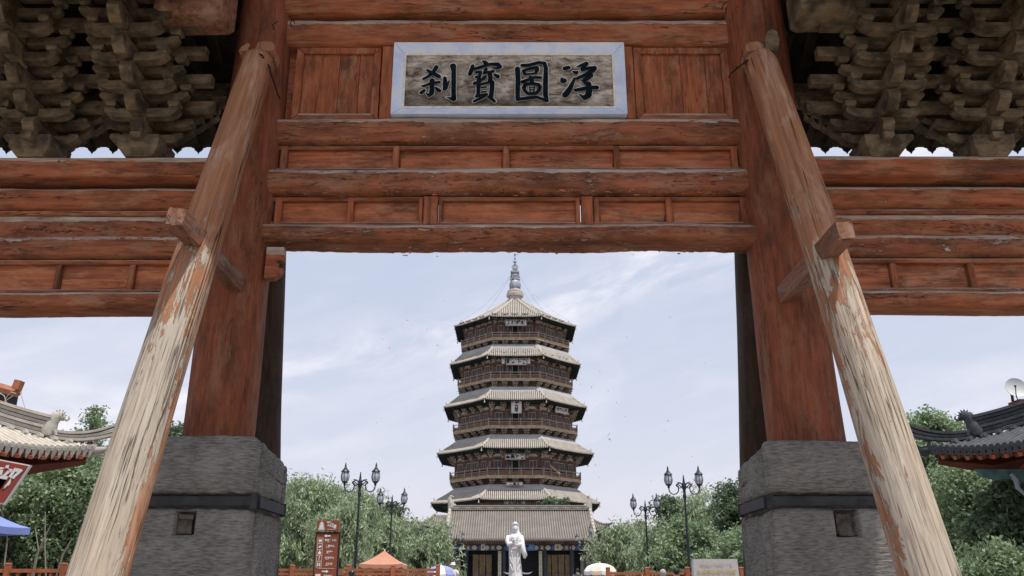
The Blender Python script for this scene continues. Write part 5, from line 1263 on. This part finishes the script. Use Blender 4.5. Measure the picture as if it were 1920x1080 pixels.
# ------------------------------------------------------------------ people seen at the bottom edge
def person(px, py, Y, label, shirt, hair, arms_up=0, face_rot=math.pi, h=1.66, hat=None):
    z0 = 0 if Y < 27 else .6; X = at(px, py, Y).x; s_ = h/1.7
    th = empty('person', (X, Y, z0), label, 'person')
    me = bpy.data.meshes.new('body'); 
    J = [((0, 0, .95), .15), ((0, 0, 1.15), .135), ((0, .01, 1.36), .16), ((0, 0, 1.47), .07), ((0, -.01, 1.56), .075), ((0, -.01, 1.64), .085),
         ((.19, 0, 1.40), .06), ((.25, .0, 1.12), .045), ((.24, -.12, .90), .034), ((-.19, 0, 1.40), .06), ((-.25, 0, 1.12), .045), ((-.24, -.12, .90), .034),
         ((.10, 0, .88), .10), ((.11, -.02, .48), .062), ((.11, .03, .08), .042), ((.12, -.12, .03), .035), ((-.10, 0, .88), .10), ((-.11, .02, .48), .062), ((-.11, .06, .08), .042), ((-.12, -.10, .03), .035)]
    E_ = [(0, 1), (1, 2), (2, 3), (3, 4), (4, 5), (2, 6), (6, 7), (7, 8), (2, 9), (9, 10), (10, 11), (0, 12), (12, 13), (13, 14), (14, 15), (0, 16), (16, 17), (17, 18), (18, 19)]
    for sx, hi in ((1, 8), (-1, 11)):
        hx_, hy_, hz_2 = J[hi][0]
        for f in range(5):
            i0 = len(J); dx = (-.03+.015*f); J.append(((hx_+dx*.6, hy_-.03+(.02 if f == 4 else 0), hz_2-.09+(.03 if f == 4 else 0)), .010)); J.append(((hx_+dx*.7, hy_-.05, hz_2-.15+(.05 if f in (0, 4) else 0)), .008)); E_ += [(hi, i0), (i0, i0+1)]
    me.from_pydata([j[0] for j in J], E_, [])
    o = bpy.data.objects.new('body', me); col.objects.link(o); sk = o.modifiers.new('s', 'SKIN'); sk.use_smooth_shade = True; o.modifiers.new('d', 'SUBSURF').levels = 1
    for i, (c_, r_) in enumerate(J): me.skin_vertices[0].data[i].radius = (r_, r_)
    me.skin_vertices[0].data[0].use_root = True
    dg = bpy.context.evaluated_depsgraph_get(); dg.update(); m2 = bpy.data.meshes.new_from_object(o.evaluated_get(dg)); bpy.data.objects.remove(o); m2.materials.clear(); m2.materials.append(M_skin)
    Mx = T(X, Y, z0) @ RZ(face_rot) @ Matrix.Diagonal((s_, s_, s_, 1))
    mobj('body', m2, th, Mx)
    MB().sphere((0, -.02, 1.615), (.078, .095, .115), 14, 10).build('head', M_skin, th, Mx, smooth=True)
    if hat: MB().lathe([(.17, 1.655), (.10, 1.67), (.095, 1.73), (.05, 1.76)], 0, -.01, 16).build('hat', hat, th, Mx)
    hb_ = MB(); hb_.sphere((0, .012, 1.645), (.090, .100, .100), 14, 10); hb_.build('hair', hair, th, Mx, smooth=True)
    b = MB(); n = 20; rows = [(.17, .12, .88), (.165, .115, 1.05), (.19, .125, 1.25), (.21, .12, 1.38), (.17, .10, 1.45), (.075, .075, 1.48)]
    b.add([(a*math.cos(2*math.pi*k/n), c_*math.sin(2*math.pi*k/n), z) for a, c_, z in rows for k in range(n)], [(i*n+k, i*n+(k+1) % n, (i+1)*n+(k+1) % n, (i+1)*n+k) for i in range(len(rows)-1) for k in range(n)])
    for sx in (-1, 1): b.tube([(sx*.17, 0, 1.41), (sx*.235, 0, 1.20)], [.075, .07], 10)
    b.build('shirt', shirt, th, Mx, smooth=True)
    t_ = MB()
    for sx in (-1, 1): t_.tube([(sx*.09, 0, .95), (sx*.11, 0, .5), (sx*.11, .04, .1)], [.115, .08, .065], 12)
    t_.build('trousers', M_shirt2, th, Mx, smooth=True)
def Yfor(py, h): return 1600*(h-CAMZ)/(1105-py)*1.0   # distance at which a head top shows at that row
person(849, 1069, 35, 'person in a pale top and white sun hat beside the blue and white parasol', M_shirt, M_hair, h=1.54, hat=M_white, face_rot=0)
person(1243, 1076, 23.5, 'person with pale hair behind the right fence, only the top of the head showing', M_shirt, simple('grey hair', (.35, .33, .31), .7, .1, 20), h=1.66)
person(1268, 1073, 25, 'person with black hair and pale visor between lamp and granite tablet', M_shirt2, M_hair, h=1.73)
person(1083, 1074, 34, 'person with dark hair before the gatehouse, left of the peach parasol', M_shirt2, M_hair, h=1.32)

# ------------------------------------------------------------------ swifts circling the pagoda
bm_ = MB().add([(0, .12, 0), (.04, 0, .02), (0, -.22, 0), (-.04, 0, .02), (.45, -.12, .10), (-.45, -.12, .10), (.05, .08, 0), (-.05, .08, 0), (0, 0, -.04)], [(0, 6, 1, 3, 7), (6, 4, 1), (7, 3, 5), (1, 2, 3), (0, 8, 6), (0, 7, 8), (1, 8, 2), (3, 2, 8), (6, 8, 1), (7, 3, 8)]).mesh(M_black, name='swift')
for i in range(34):
    Y = random.uniform(95, 150); px = random.gauss(960, 150); py = random.uniform(520, 930)
    if i == 0: px, py, Y = 1143, 824, 60
    if 845 < px < 1090 and random.random() < .7: px += 240*random.choice((-1, 1))
    px = max(550, min(1370, px))
    M = T(at(px, py, Y)) @ RZ(random.uniform(0, 6.3)) @ Matrix.Rotation(random.uniform(-.9, .9), 4, 'Y') @ Matrix.Rotation(random.uniform(-.4, .4), 4, 'X') @ Matrix.Diagonal((1, 1, 1, 1))
    o = mobj('swift', bm_, None, M @ Matrix.Diagonal((.62, .62, .62, 1)))
    tag(o, 'small dark swift circling in the sky round the pagoda' if i else 'larger dark swift flying right of the pagoda in open sky', 'bird', 'swifts circling the pagoda')

# ------------------------------------------------------------------ trees
def foliage(blobs, n, lw, ll, droop, mat, th, seed, nm='crown'):
    r_ = np.random.default_rng(seed); B = np.array([(b.x, b.y, b.z, rr) for b, rr in blobs]); wts = B[:, 3]**2; wts /= wts.sum()
    per = 12; n0 = n//per
    idx = r_.choice(len(B), n0, p=wts); d = r_.normal(size=(n0, 3)); d /= np.linalg.norm(d, axis=1)[:, None]
    rad = B[idx, 3]*(1+r_.normal(0, .26, n0)).clip(.2, 1.6)
    c = B[idx, :3]+d*rad[:, None]*np.array([1, 1, .85])
    c = np.repeat(c, per, axis=0); d = np.repeat(d, per, axis=0); n = len(c)
    if droop > .5: c = c + r_.normal(0, .05, (n, 3))*ll*4; c[:, 2] -= np.tile(np.arange(per)/per, n0)*ll*3.6*np.repeat(r_.uniform(.5, 1.3, n0), per); c[:, 0] += np.repeat(r_.normal(0, .3, n0), per)*np.tile(np.arange(per)/per, n0)*ll*1.2
    else: c = c + r_.normal(0, 1, (n, 3))*ll*np.array([1.15, 1.15, .55])
    # thin out by a cheap noise so that gaps appear
    k = np.sin(c[:, 0]*3.1+seed)+np.sin(c[:, 1]*2.7)+np.sin(c[:, 2]*3.7+seed*2)+np.sin((c[:, 0]+c[:, 2])*6.1)*.7
    keep = k+r_.normal(0, .5, n) > -1.2; c = c[keep]; d = d[keep]; n = len(c)
    t = r_.normal(size=(n, 3)); t[:, 2] = t[:, 2]*(1-droop)-droop*2.2; t += d*.5; t /= np.linalg.norm(t, axis=1)[:, None]
    u = np.cross(t, r_.normal(size=(n, 3))); u /= np.linalg.norm(u, axis=1)[:, None]
    L = ll*r_.uniform(.6, 1.3, n)[:, None]; W_ = lw*r_.uniform(.7, 1.2, n)[:, None]
    v = np.empty((n, 4, 3)); v[:, 0] = c-t*L*.5; v[:, 1] = c+u*W_*.5+t*L*.05; v[:, 2] = c+t*L*.5; v[:, 3] = c-u*W_*.5+t*L*.05
    me = bpy.data.meshes.new(nm); me.vertices.add(4*n); me.vertices.foreach_set('co', v.reshape(-1)); me.loops.add(4*n); me.loops.foreach_set('vertex_index', np.arange(4*n, dtype=np.int32))
    me.polygons.add(n); me.polygons.foreach_set('loop_start', np.arange(0, 4*n, 4, dtype=np.int32)); me.polygons.foreach_set('loop_total', np.full(n, 4, dtype=np.int32))
    me.update(); me.materials.append(mat); return mobj(nm, me, th)
def tree(px, ytop, Y, hw, kind, label, n=16000, base=.6, squash=1., seed=1, dens=26, low=.25, group=None, leaf=None):
    rd = random.Random(seed); top = at(px, ytop, Y); X = top.x; H = top.z-base
    th = empty('tree', (X, Y, base), label, 'tree', group)
    mat = {'w': M_leafA, 'l': M_leafB, 'd': M_leafC}[kind]
    blobs = []
    for i in range(dens):
        t_ = rd.random()**.8; z = base+H*(low+(1-low)*t_); wr = math.sqrt(max(.05, 1-((t_-.35)/.68)**2)) if t_ > .35 else 1-.25*(.35-t_)
        a = rd.uniform(0, 6.28); q = hw*wr*math.sqrt(rd.random())*.85; rr = hw*rd.uniform(.20, .36)
        z = min(z, top.z-rr*.8); blobs.append((Vector((X+q*math.cos(a), Y+q*math.sin(a)*.8, z)), rr))
    blobs.append((Vector((X, Y, top.z-hw*.25)), hw*.25))
    k = MB(); trk = [Vector((X, Y, base-.1)), Vector((X+rd.uniform(-.1, .1), Y, base+H*.3)), Vector((X+rd.uniform(-.2, .2), Y, base+H*.6)), Vector((X, Y, top.z-hw*.5))]
    r0 = .045*H; k.tube(trk, [r0, r0*.75, r0*.45, r0*.12], 8)
    for b, rr in blobs[:14]:
        s_ = trk[1].lerp(trk[2], rd.random()); m_ = s_.lerp(b, .5)+Vector((0, 0, -.15)); k.tube([s_, m_, b], [r0*.32, r0*.2, r0*.06], 5)
    k.build('trunk', M_bark, th, smooth=True)
    lw, ll, dr = {'w': (.060, .27, .75), 'l': (.095, .17, .15), 'd': (.10, .20, .2)}[kind]
    sc_ = leaf if leaf else max(.6, Y/40)
    foliage(blobs, n, lw*sc_, ll*sc_, dr, mat, th, seed)
    # sprays breaking the outline
    r2 = []
    for i in range(16):
        a = rd.uniform(0, 6.28); t_ = rd.uniform(.5, 1.0); q = hw*math.sqrt(max(.02, 1-((t_-.35)/.68)**2)); r2.append((Vector((X+q*math.cos(a), Y+q*math.sin(a)*.6, base+H*(low+(1-low)*t_)+hw*.10)), hw*.10))
    foliage(r2, n//14, lw*sc_, ll*sc_, dr*.5, mat, th, seed+50, 'sprays')
    return th
G1, G2 = 'leafy trees left of the pagoda', 'leafy trees right of the pagoda'
tree(590, 903, 43, 2.15, 'w', 'tallest willow, behind the brown sign, left of the pagoda', 30000, seed=11, low=.0, dens=44, group=G1)
tree(525, 925, 45, 1.7, 'w', 'willow half hidden by the left stone clamp', 16000, seed=12, low=.0, group=G1)
tree(668, 922, 47, 1.9, 'w', 'weeping willow between the two left lamps', 26000, seed=13, low=.0, dens=40, group=G1)
tree(738, 953, 58, 1.7, 'd', 'darker rounded tree behind the second left lamp', 16000, seed=14, low=.0, group=G1)
tree(720, 968, 50, 1.6, 'w', 'lower willow over the orange canopy', 14000, seed=15, low=.0, group=G1)
tree(795, 985, 56, 2.1, 'w', 'low bushy willow beside the small lamps at the gatehouse', 20000, seed=16, low=.0, dens=34, group=G1)
tree(640, 950, 40, 1.6, 'w', 'lower willow branch mass right of the brown sign', 16000, seed=23, low=.0, group=G1)
tree(1385, 908, 40, 1.7, 'd', 'tallest tree, beside the right stone clamp', 22000, seed=17, low=.0, group=G2, leaf=.9)
tree(1325, 925, 44, 1.9, 'w', 'wide tree behind the rightmost lamp', 26000, seed=18, low=.0, dens=40, group=G2)
tree(1262, 938, 52, 1.25, 'd', 'dark rounded tree between the two right lamps', 15000, seed=19, low=.0, group=G2)
tree(1232, 985, 44, 1.5, 'w', 'low tree in front of the dark rounded one', 18000, seed=20, low=.0, group=G2)
tree(1165, 985, 50, 1.7, 'w', 'low spreading tree beside the peach parasol', 20000, seed=21, low=.0, dens=34, group=G2)
tree(1290, 985, 38, 1.5, 'l', 'low leafy tree left of the granite tablet', 18000, seed=22, low=.0, group=G2)
tree(1395, 985, 34, 1.2, 'l', 'low leafy tree directly behind the granite tablet', 12000, seed=24, low=.0, group=G2)
tree(1030, 933, 96, .6, 'd', 'small green treetop showing above the gatehouse ridge, left one', 3000, seed=25, low=.6, leaf=1.6)
tree(1054, 936, 97, .55, 'd', 'small green treetop showing above the gatehouse ridge, right one', 3000, seed=26, low=.6, leaf=1.6)
tree(150, 858, 25, 1.55, 'l', 'dense locust tree between the left pavilion and the brace', 42000, base=0, seed=31, low=.30, dens=46, leaf=.75)
tree(60, 862, 26.5, 1.7, 'l', 'dense locust tree behind the red service sign', 36000, base=0, seed=32, low=.30, dens=40, leaf=.75)
tree(10, 990, 24, 1.2, 'd', 'dark undergrowth tree below the blue canopy', 12000, base=0, seed=33, low=.05, leaf=.8)
tree(150, 985, 26, 1.5, 'd', 'dark undergrowth tree at the foot of the locusts', 16000, base=0, seed=36, low=.05, leaf=.8)
tree(180, 768, 33, .50, 'l', 'slender treetop above the upturned corner of the left pavilion', 2200, base=0, seed=34, low=.66, dens=14, leaf=.8)
tree(326, 801, 34, .55, 'd', 'small treetop between the left brace and column', 1800, base=0, seed=35, low=.7, dens=10, leaf=.9)
tree(1745, 778, 30, 1.75, 'l', 'feathery pale tree rising beside the right brace', 30000, base=0, seed=41, low=.15, dens=34, leaf=.85)
tree(1815, 880, 25, 1.7, 'l', 'dark leafy tree under the right pavilion corner', 34000, base=0, seed=42, low=.25, dens=38, leaf=.8)
tree(1905, 905, 23, 1.5, 'd', 'shaded tree at the right edge', 24000, base=0, seed=43, low=.1, dens=30, leaf=.85)
tree(1850, 1030, 20, 1.2, 'l', 'low bright bush tree at the lower right corner', 14000, base=0, seed=44, low=.0, leaf=.7)
# bare slender stems in front of the left locusts
sm = empty('sapling', at(60, 1080, 21).xyz, 'thin bare grey stems in front of the left locust trees', 'sapling')
for (pts) in ([(5, 905), (3, 960), (14, 1010), (8, 1060), (20, 1085)], [(66, 990), (72, 1030), (62, 1085)], [(95, 985), (78, 1020), (66, 1050), (60, 1085)], [(135, 1010), (118, 1040), (104, 1085)], [(85, 960), (84, 1020), (86, 1085)]):
    MB().tube([at(x, y, 21) for x, y in pts]+[Vector((at(pts[-1][0], 1085, 21).x, 21, 0))], [.012]+[.02]*(len(pts)-1)+[.03], 5).build('stem', simple('pale stem bark', (.22, .19, .16), .9, .2, 6), sm)

# ------------------------------------------------------------------ tiled pavilion corners at both edges
def pavilion(sg, mt, mg, label):
    """sg=-1 left, +1 right. local frame: u along the eave from the corner, v inwards, z up"""
    Yc = 22.; S = 22/14.
    C = at(960+sg*778, 846, Yc); al = R(62)
    e = Vector((sg*math.cos(al), -math.sin(al), 0)); d = Vector((-sg*math.sin(al), -math.cos(al), 0))
    Mx = Matrix(((e.x, -d.x, 0, C.x), (e.y, -d.y, 0, C.y), (0, 0, 1, 0), (0, 0, 0, 1)))
    Z0 = C.z
    th = empty('pavilion', (C.x+e.x*4-d.x*3, C.y+e.y*4-d.y*3, 0), label, 'pavilion')
    VM = 2.9*S
    def zf_(u, v): 
        fl_ = .17*S*max(0, 1-u/(1.5*S))**2.0*max(0, 1-v/(1.4*S))
        return Z0-.10*S+.37*v+.020*v*v+fl_
    UM = 9.*S
    def surf(off, flip=False, m_=mt, nm='roof', par=th):
        vs, fs = [], []; nu, nv = 60, 10
        for i in range(nv+1):
            v = VM*i/nv
            for j in range(nu+1):
                u = v+(UM-v)*(j/nu)**1.6; vs.append((u, v, zf_(u, v)+off))
        fs = [(i*(nu+1)+j, i*(nu+1)+j+1, (i+1)*(nu+1)+j+1, (i+1)*(nu+1)+j) for i in range(nv) for j in range(nu)]
        if flip: fs = [f[::-1] for f in fs]
        return MB().add(vs, fs).build(nm, m_, par, Mx, smooth=True)
    rf = surf(0); surf(-.10*S, True, M_redwall, 'roof_boards', rf)
    # the neighbouring face round the corner
    b = MB(); vs = []
    for i in range(9):
        u = VM*i/8
        for j in range(13): v = u+(UM-u)*j/12; vs.append((u, v, zf_(v, u)))
    b.add(vs, [(i*13+j, (i+1)*13+j, (i+1)*13+j+1, i*13+j+1) for i in range(8) for j in range(12)])
    b.add([(x, y, z-.10*S) for x, y, z in vs], [(i*13+j, i*13+j+1, (i+1)*13+j+1, (i+1)*13+j) for i in range(8) for j in range(12)]); b.build('roof', mt, th, Mx)
    pitch = .105*S; n = int(4.3*S/pitch)
    dm = MB().prism([(-.055*S, .015*S), (.055*S, .015*S), (.040*S, -.05*S), (.016*S, -.13*S), (0, -.165*S), (-.016*S, -.13*S), (-.040*S, -.05*S)], -.012, .008).mesh(mg, name='drip_tile')
    em = MB().tube([(0, -.02*S, 0), (0, .02*S, 0)], .042*S, 12).mesh(mg, name='tile_end')
    rm = MB().box(0, .28*S, 0, .052*S, .62*S, .055*S).mesh(M_rafter, name='rafter')
    rm2 = MB().box(0, .55*S, 0, .06*S, .9*S, .06*S).mesh(M_rafter, name='rafter')
    for j in range(n):
        u = .07*S+pitch*j; vm = min(u, VM)-.02; k = 8
        vs = []; nseg = 8
        for i in range(nseg+1):
            v = vm*i/nseg; z = zf_(u, v); st = .010*S*((v/(.16*S)) % 1)
            for a in range(6):
                q = math.pi*a/5; vs.append((u+.036*S*math.cos(q), v, z+.038*S*math.sin(q)+.004+st))
        MB().add(vs, [(i*6+a, i*6+a+1, (i+1)*6+a+1, (i+1)*6+a) for i in range(nseg) for a in range(5)]).build('tile_row', mt, rf, Mx, smooth=True)
        z = zf_(u, 0)
        mobj('tile_end', em, rf, Mx @ T(u, -.01, z+.012*S)); mobj('drip_tile', dm, rf, Mx @ T(u+pitch/2, -.03, zf_(u+pitch/2, 0)-.01*S) @ Matrix.Rotation(.25, 4, 'X'))
        if j % 2 == 0 and u > .12*S: mobj('rafter', rm, rf, Mx @ T(u, .0, z-.145*S) @ Matrix.Rotation(.28, 4, 'X'))
        if j % 2 == 1 and u > .5*S: mobj('rafter', rm2, rf, Mx @ T(u, .30*S, z-.13*S) @ Matrix.Rotation(.30, 4, 'X'))
    pts = [(u*S, .02, zf_(u*S, 0)-.085*S) for u in [i*.25 for i in range(0, 30)]]
    MB().tube(pts, .018*S, 4).build('eave_board', M_rafter, rf, Mx)
    # hip ridge: stacked courses
    def hip(v0, v1, h0, h1, w_, nm, m_, up0=0.):
        n_ = 16; vs = []
        for i in range(n_+1):
            v = v0+(v1-v0)*i/n_; z = zf_(v, v); lift = up0*(1-i/n_)**2.2
            for sx, hh in ((-1, h0), (1, h0), (1, h1), (-1, h1)): vs.append((v+sx*w_/2*.7071, v-sx*w_/2*.7071, z+hh+lift))
        fs = [(i*4+k_, i*4+(k_+1) % 4, (i+1)*4+(k_+1) % 4, (i+1)*4+k_) for i in range(n_) for k_ in range(4)]+[(0, 3, 2, 1), (n_*4, n_*4+1, n_*4+2, n_*4+3)]
        MB().add(vs, fs).build(nm, m_, th, Mx)
    s0 = .52*S
    for i in range(5):
        hip(s0, VM, (.04+.062*i)*S, (.04+.062*i+.048)*S, (.115 if i % 2 else .15)*S, 'ridge_course', mg)
    hip(s0, VM, .345*S, .39*S, .19*S, 'ridge_cap', mt)
    hip(-.16*S, s0+.02, .03*S, .075*S, .15*S, 'ridge_course', mg, .16*S); hip(-.20*S, s0+.02, .085*S, .125*S, .11*S, 'ridge_course', mt, .20*S); hip(-.22*S, s0+.02, .135*S, .175*S, .15*S, 'ridge_cap', mg, .25*S)
    # scalloped fillets along the foot of the ridge
    for i in range(16):
        v = .25*S+i*.155*S
        if v < VM-.2*S: MB().tube([(v+.09*S, v-.03*S, zf_(v, v)+.02), (v+.16*S, v-.03*S, zf_(v, v)+.03*S)], .06*S, 8).build('fillet_tile', mg, th, Mx)
    # beast on the ridge
    def beast(v, sc_):
        B = Mx @ T(v, v, zf_(v, v)+.07*S) @ RZ(R(-135)) ; q = sc_*S; b = MB()     # +X now points out to the corner
        b.tube([(-.07*q, 0, 0), (-.08*q, 0, .10*q), (-.04*q, 0, .20*q), (-.02*q, 0, .30*q), (.02*q, 0, .39*q), (.10*q, 0, .43*q), (.18*q, 0, .37*q)], [.13*q, .15*q, .13*q, .11*q, .12*q, .09*q, .04*q], 10)
        b.tube([(.17*q, 0, .37*q), (.23*q, 0, .33*q), (.27*q, 0, .37*q), (.25*q, 0, .42*q)], [.035*q, .028*q, .022*q, .012*q], 6)
        b.tube([(.10*q, 0, .36*q), (.18*q, 0, .335*q)], [.05*q, .02*q], 6); b.tube([(.02*q, 0, .05*q), (.12*q, 0, .02*q)], [.09*q, .05*q], 8)
        for i in range(8): t_ = i/7; a = R(200-190*t_); c_ = (.075*q+.10*q*math.cos(a), .41*q+.10*q*math.sin(a)); b.prism([(-.02*q, 0), (.02*q, 0), (0, .05*q)], -.012*q, .012*q, 'Y', B.inverted() @ B @ T(c_[0], 0, c_[1]) @ Matrix.Rotation(math.pi/2-a, 4, 'Y'))
        b.prism([(-.12*q, .10*q), (-.24*q, .18*q), (-.30*q, .30*q), (-.22*q, .26*q), (-.20*q, .32*q), (-.12*q, .24*q)], -.06*q, -.03*q); b.prism([(-.12*q, .10*q), (-.24*q, .18*q), (-.30*q, .30*q), (-.22*q, .26*q), (-.20*q, .32*q), (-.12*q, .24*q)], .03*q, .06*q)
        for sy in (-1, 1): b.sphere((.15*q, sy*.06*q, .455*q), .022*q, 6, 5); b.tube([(.05*q, sy*.07*q, .1*q), (.10*q, sy*.075*q, .0)], [.05*q, .04*q], 6)
        autosmooth(b.build('ridge_beast', mg, th, B), 60)
    beast(s0-.02*S, .80); beast(1.62*S, 1.05)
    # dragon head at the very corner under the tip
    B = Mx @ T(.02*S, .02*S, Z0+.06*S) @ RZ(R(-135)); b = MB(); q = S*.9
    b.tube([(-.10*q, 0, -.06*q), (.06*q, 0, -.05*q), (.16*q, 0, -.02*q), (.20*q, 0, .04*q)], [.07*q, .075*q, .05*q, .02*q], 8); b.tube([(.02*q, 0, -.11*q), (.15*q, 0, -.13*q)], [.05*q, .025*q], 6); b.tube([(.0, 0, 0), (-.03*q, 0, .09*q), (.03*q, 0, .12*q)], [.05*q, .03*q, .015*q], 6)
    autosmooth(b.build('corner_beast', mg, th, B), 60)
    # corner beam, walls, posts
    MB().tube([(.10*S, .10*S, Z0-.16*S), (.65*S, .65*S, Z0-.28*S), (1.3*S, 1.3*S, Z0-.10*S)], [.06*S, .13*S, .14*S], 4).build('corner_beam', M_redwall, th, Mx)
    MB().box(UM/2+.45*S, .98*S, Z0-.22*S, UM-.9*S, .14*S, .22*S).build('eave_beam', M_teal if sg > 0 else M_redwall, th, Mx)
    MB().box(.98*S, 2.4*S, Z0-.22*S, .14*S, 3.0*S, .22*S).build('eave_beam', M_rafter, th, Mx)
    for i in range(4): MB().tube([((1.0+2.2*i)*S, 1.0*S, 0), ((1.0+2.2*i)*S, 1.0*S, Z0-.32*S)], .11*S, 12).build('column', M_rafter, th, Mx, smooth=True)
    MB().box(UM/2+1.6*S, 2.2*S, (Z0)/2, UM-2.8*S, .1, Z0+.3).build('wall', M_redwall, th, Mx)
    for i in range(3): MB().box((3.2+2.2*i)*S, 2.14*S, 1.5*S, 1.2*S, .06, 1.5*S).build('window', M_pane, th, Mx)
    return th, Mx, S, Z0
p1 = pavilion(-1, M_ltile, M_lgrey, 'pale tiled pavilion roof corner with upturned tip at the left edge')
p2 = pavilion(1, M_dtile, M_dgrey, 'shade-darkened tiled pavilion roof corner with upturned tip at the right edge')
# teal carved bracket under the right eave, white trim
a = at(1888, 896, 21.); MB().prism([(-.75, .2), (.6, .2), (.6, -.12), (.2, -.10), (.1, -.02), (-.3, -.05), (-.6, .05)], -.05, .05).build('eave_bracket', M_teal, p2[0], T(a))
MB().tube([at(1895, 888, 20.9), at(1905, 900, 20.9), at(1908, 914, 20.9), at(1922, 928, 20.9)], [.05, .06, .05, .03], 6).build('carved_strut', simple('white blue carved trim', (.30, .34, .42), .7, .1, 6), p2[0])
# orange beam with block end above the left ridge
Yb = 24.5; th = p1[0]
o = MB(); a, b_ = at(-60, 710, Yb), at(36, 737, Yb); o.tube([a, b_], .13, 4); o.build('upper_beam', simple('orange timber paint', (.34, .14, .075), .7, .2, 3), th)
MB().box(0, 0, 0, .20, .22, .26).build('beam_block', simple('orange block paint', (.34, .12, .065), .7, .2, 3), th, T(at(34, 722, Yb-.2)) @ Matrix.Rotation(.2, 4, 'Y'))
MB().box(0, 0, 0, .9, .5, .5).build('upper_wall', M_dark, th, T(at(-5, 752, Yb+.5)))
for pts in ([(0, 770), (12, 745), (20, 735), (30, 738)], [(2, 775), (10, 752), (24, 742)], [(38, 735), (44, 755), (48, 768)], [(14, 762), (8, 742), (-2, 736)]): MB().tube([at(x, y, Yb-.6) for x, y in pts], .012, 4).build('loose_wire', M_lgrey, th)
# satellite dish on its red block behind the right ridge
Yd = 25.; c = at(1904, 728, Yd); th = empty('satellite_dish', at(1906, 752, Yd), 'round white satellite dish on a red block above the right pavilion ridge', 'dish')
rr = at(1923, 728, Yd).x-c.x; prof = [(rr*i/8, .22*rr*(i/8)**2) for i in range(9)]; Md = T(c) @ Matrix.Rotation(R(78), 4, 'X') @ Matrix.Rotation(R(-8), 4, 'Y')
n = 32; vs = [Vector((max(r_, .004)*math.cos(2*math.pi*k/n), max(r_, .004)*math.sin(2*math.pi*k/n), z)) for r_, z in prof for k in range(n)]
autosmooth(MB().add(vs, [(i*n+k, i*n+(k+1) % n, (i+1)*n+(k+1) % n, (i+1)*n+k) for i in range(8) for k in range(n)]).add([v+Vector((0, 0, -.012)) for v in vs], [(i*n+k, (i+1)*n+k, (i+1)*n+(k+1) % n, i*n+(k+1) % n) for i in range(8) for k in range(n)]).build('reflector', simple('grey white dish', (.60, .61, .60), .5, .05, 3), th, Md), 50)
MB().tube([at(1904, 726, Yd-.18), at(1905, 740, Yd-.22), at(1908, 750, Yd-.1)], .014, 6).build('feed_arm', M_black, th); MB().sphere(at(1903.5, 724, Yd-.18), .035, 8, 6).build('feed_horn', M_black, th)
MB().tube([at(1897, 738, Yd+.1), at(1899, 752, Yd+.05)], .04, 6).build('mount', M_black, th)
tag(MB().box(0, 0, 0, .75, .6, 1.5).build('roof_block', M_redwall, None, T(at(1924, 752, Yd+.1)-Vector((0, 0, .75)))), 'dark red masonry block carrying the satellite dish', 'block')
# ------------------------------------------------------------------ red hanging sign at the left edge
Ys = 13.; A = at(57, 872, Ys); Bv = at(7, 946, Ys)-A; Av = at(17, 864.5, Ys)-A; Av = Av*(175/40.)
th = empty('shop_sign', A, 'tilted red shop sign with white border and large white characters at the left edge', 'sign')
def sg_(u, v, dy=0): p = A+Av*u+Bv*v; return Vector((p.x, Ys+dy, p.z))
def quad(u0, v0, u1, v1, d0, d1, nm, m):
    q = [sg_(u0, v0), sg_(u1, v0), sg_(u1, v1), sg_(u0, v1)]; MB().prism([(p.x, p.z) for p in q], Ys+d0, Ys+d1).build(nm, m, th)
quad(0, 0, 1, 1, 0, .06, 'back_board', M_white); quad(.013, .030, .987, .970, -.012, -.002, 'face_board', simple('red sign paint', (.30, .045, .03), .5, .1, 3, .4))
ux, uz = -Av.x, -Av.z; vx, vz = -Bv.x, -Bv.z
Lw = math.hypot(ux, uz); 
for i, ch in enumerate('部务服'):
    me = textmesh(ch, 1, 0, M_white, False, .028); p = sg_(.15+.29*i, .47, -.02); w_ = .25; h_ = .66
    Ms = Matrix(((ux*w_, vx*h_, 0, p.x), (0, 0, -1, p.y), (uz*w_, vz*h_, 0, p.z), (0, 0, 0, 1))); o = bpy.data.objects.new('lettering', me)
    for v_ in me.vertices: q = Ms @ v_.co; v_.co = q-p
    link(o, th, T(p))
MB().tube([sg_(.5, .5, .1), (sg_(.5, .5).x, Ys+.1, 0)], .05, 8).build('sign_post', M_black, th)
# terracotta finial tip showing past the right end beam
a = at(1902, 594, 9.2)
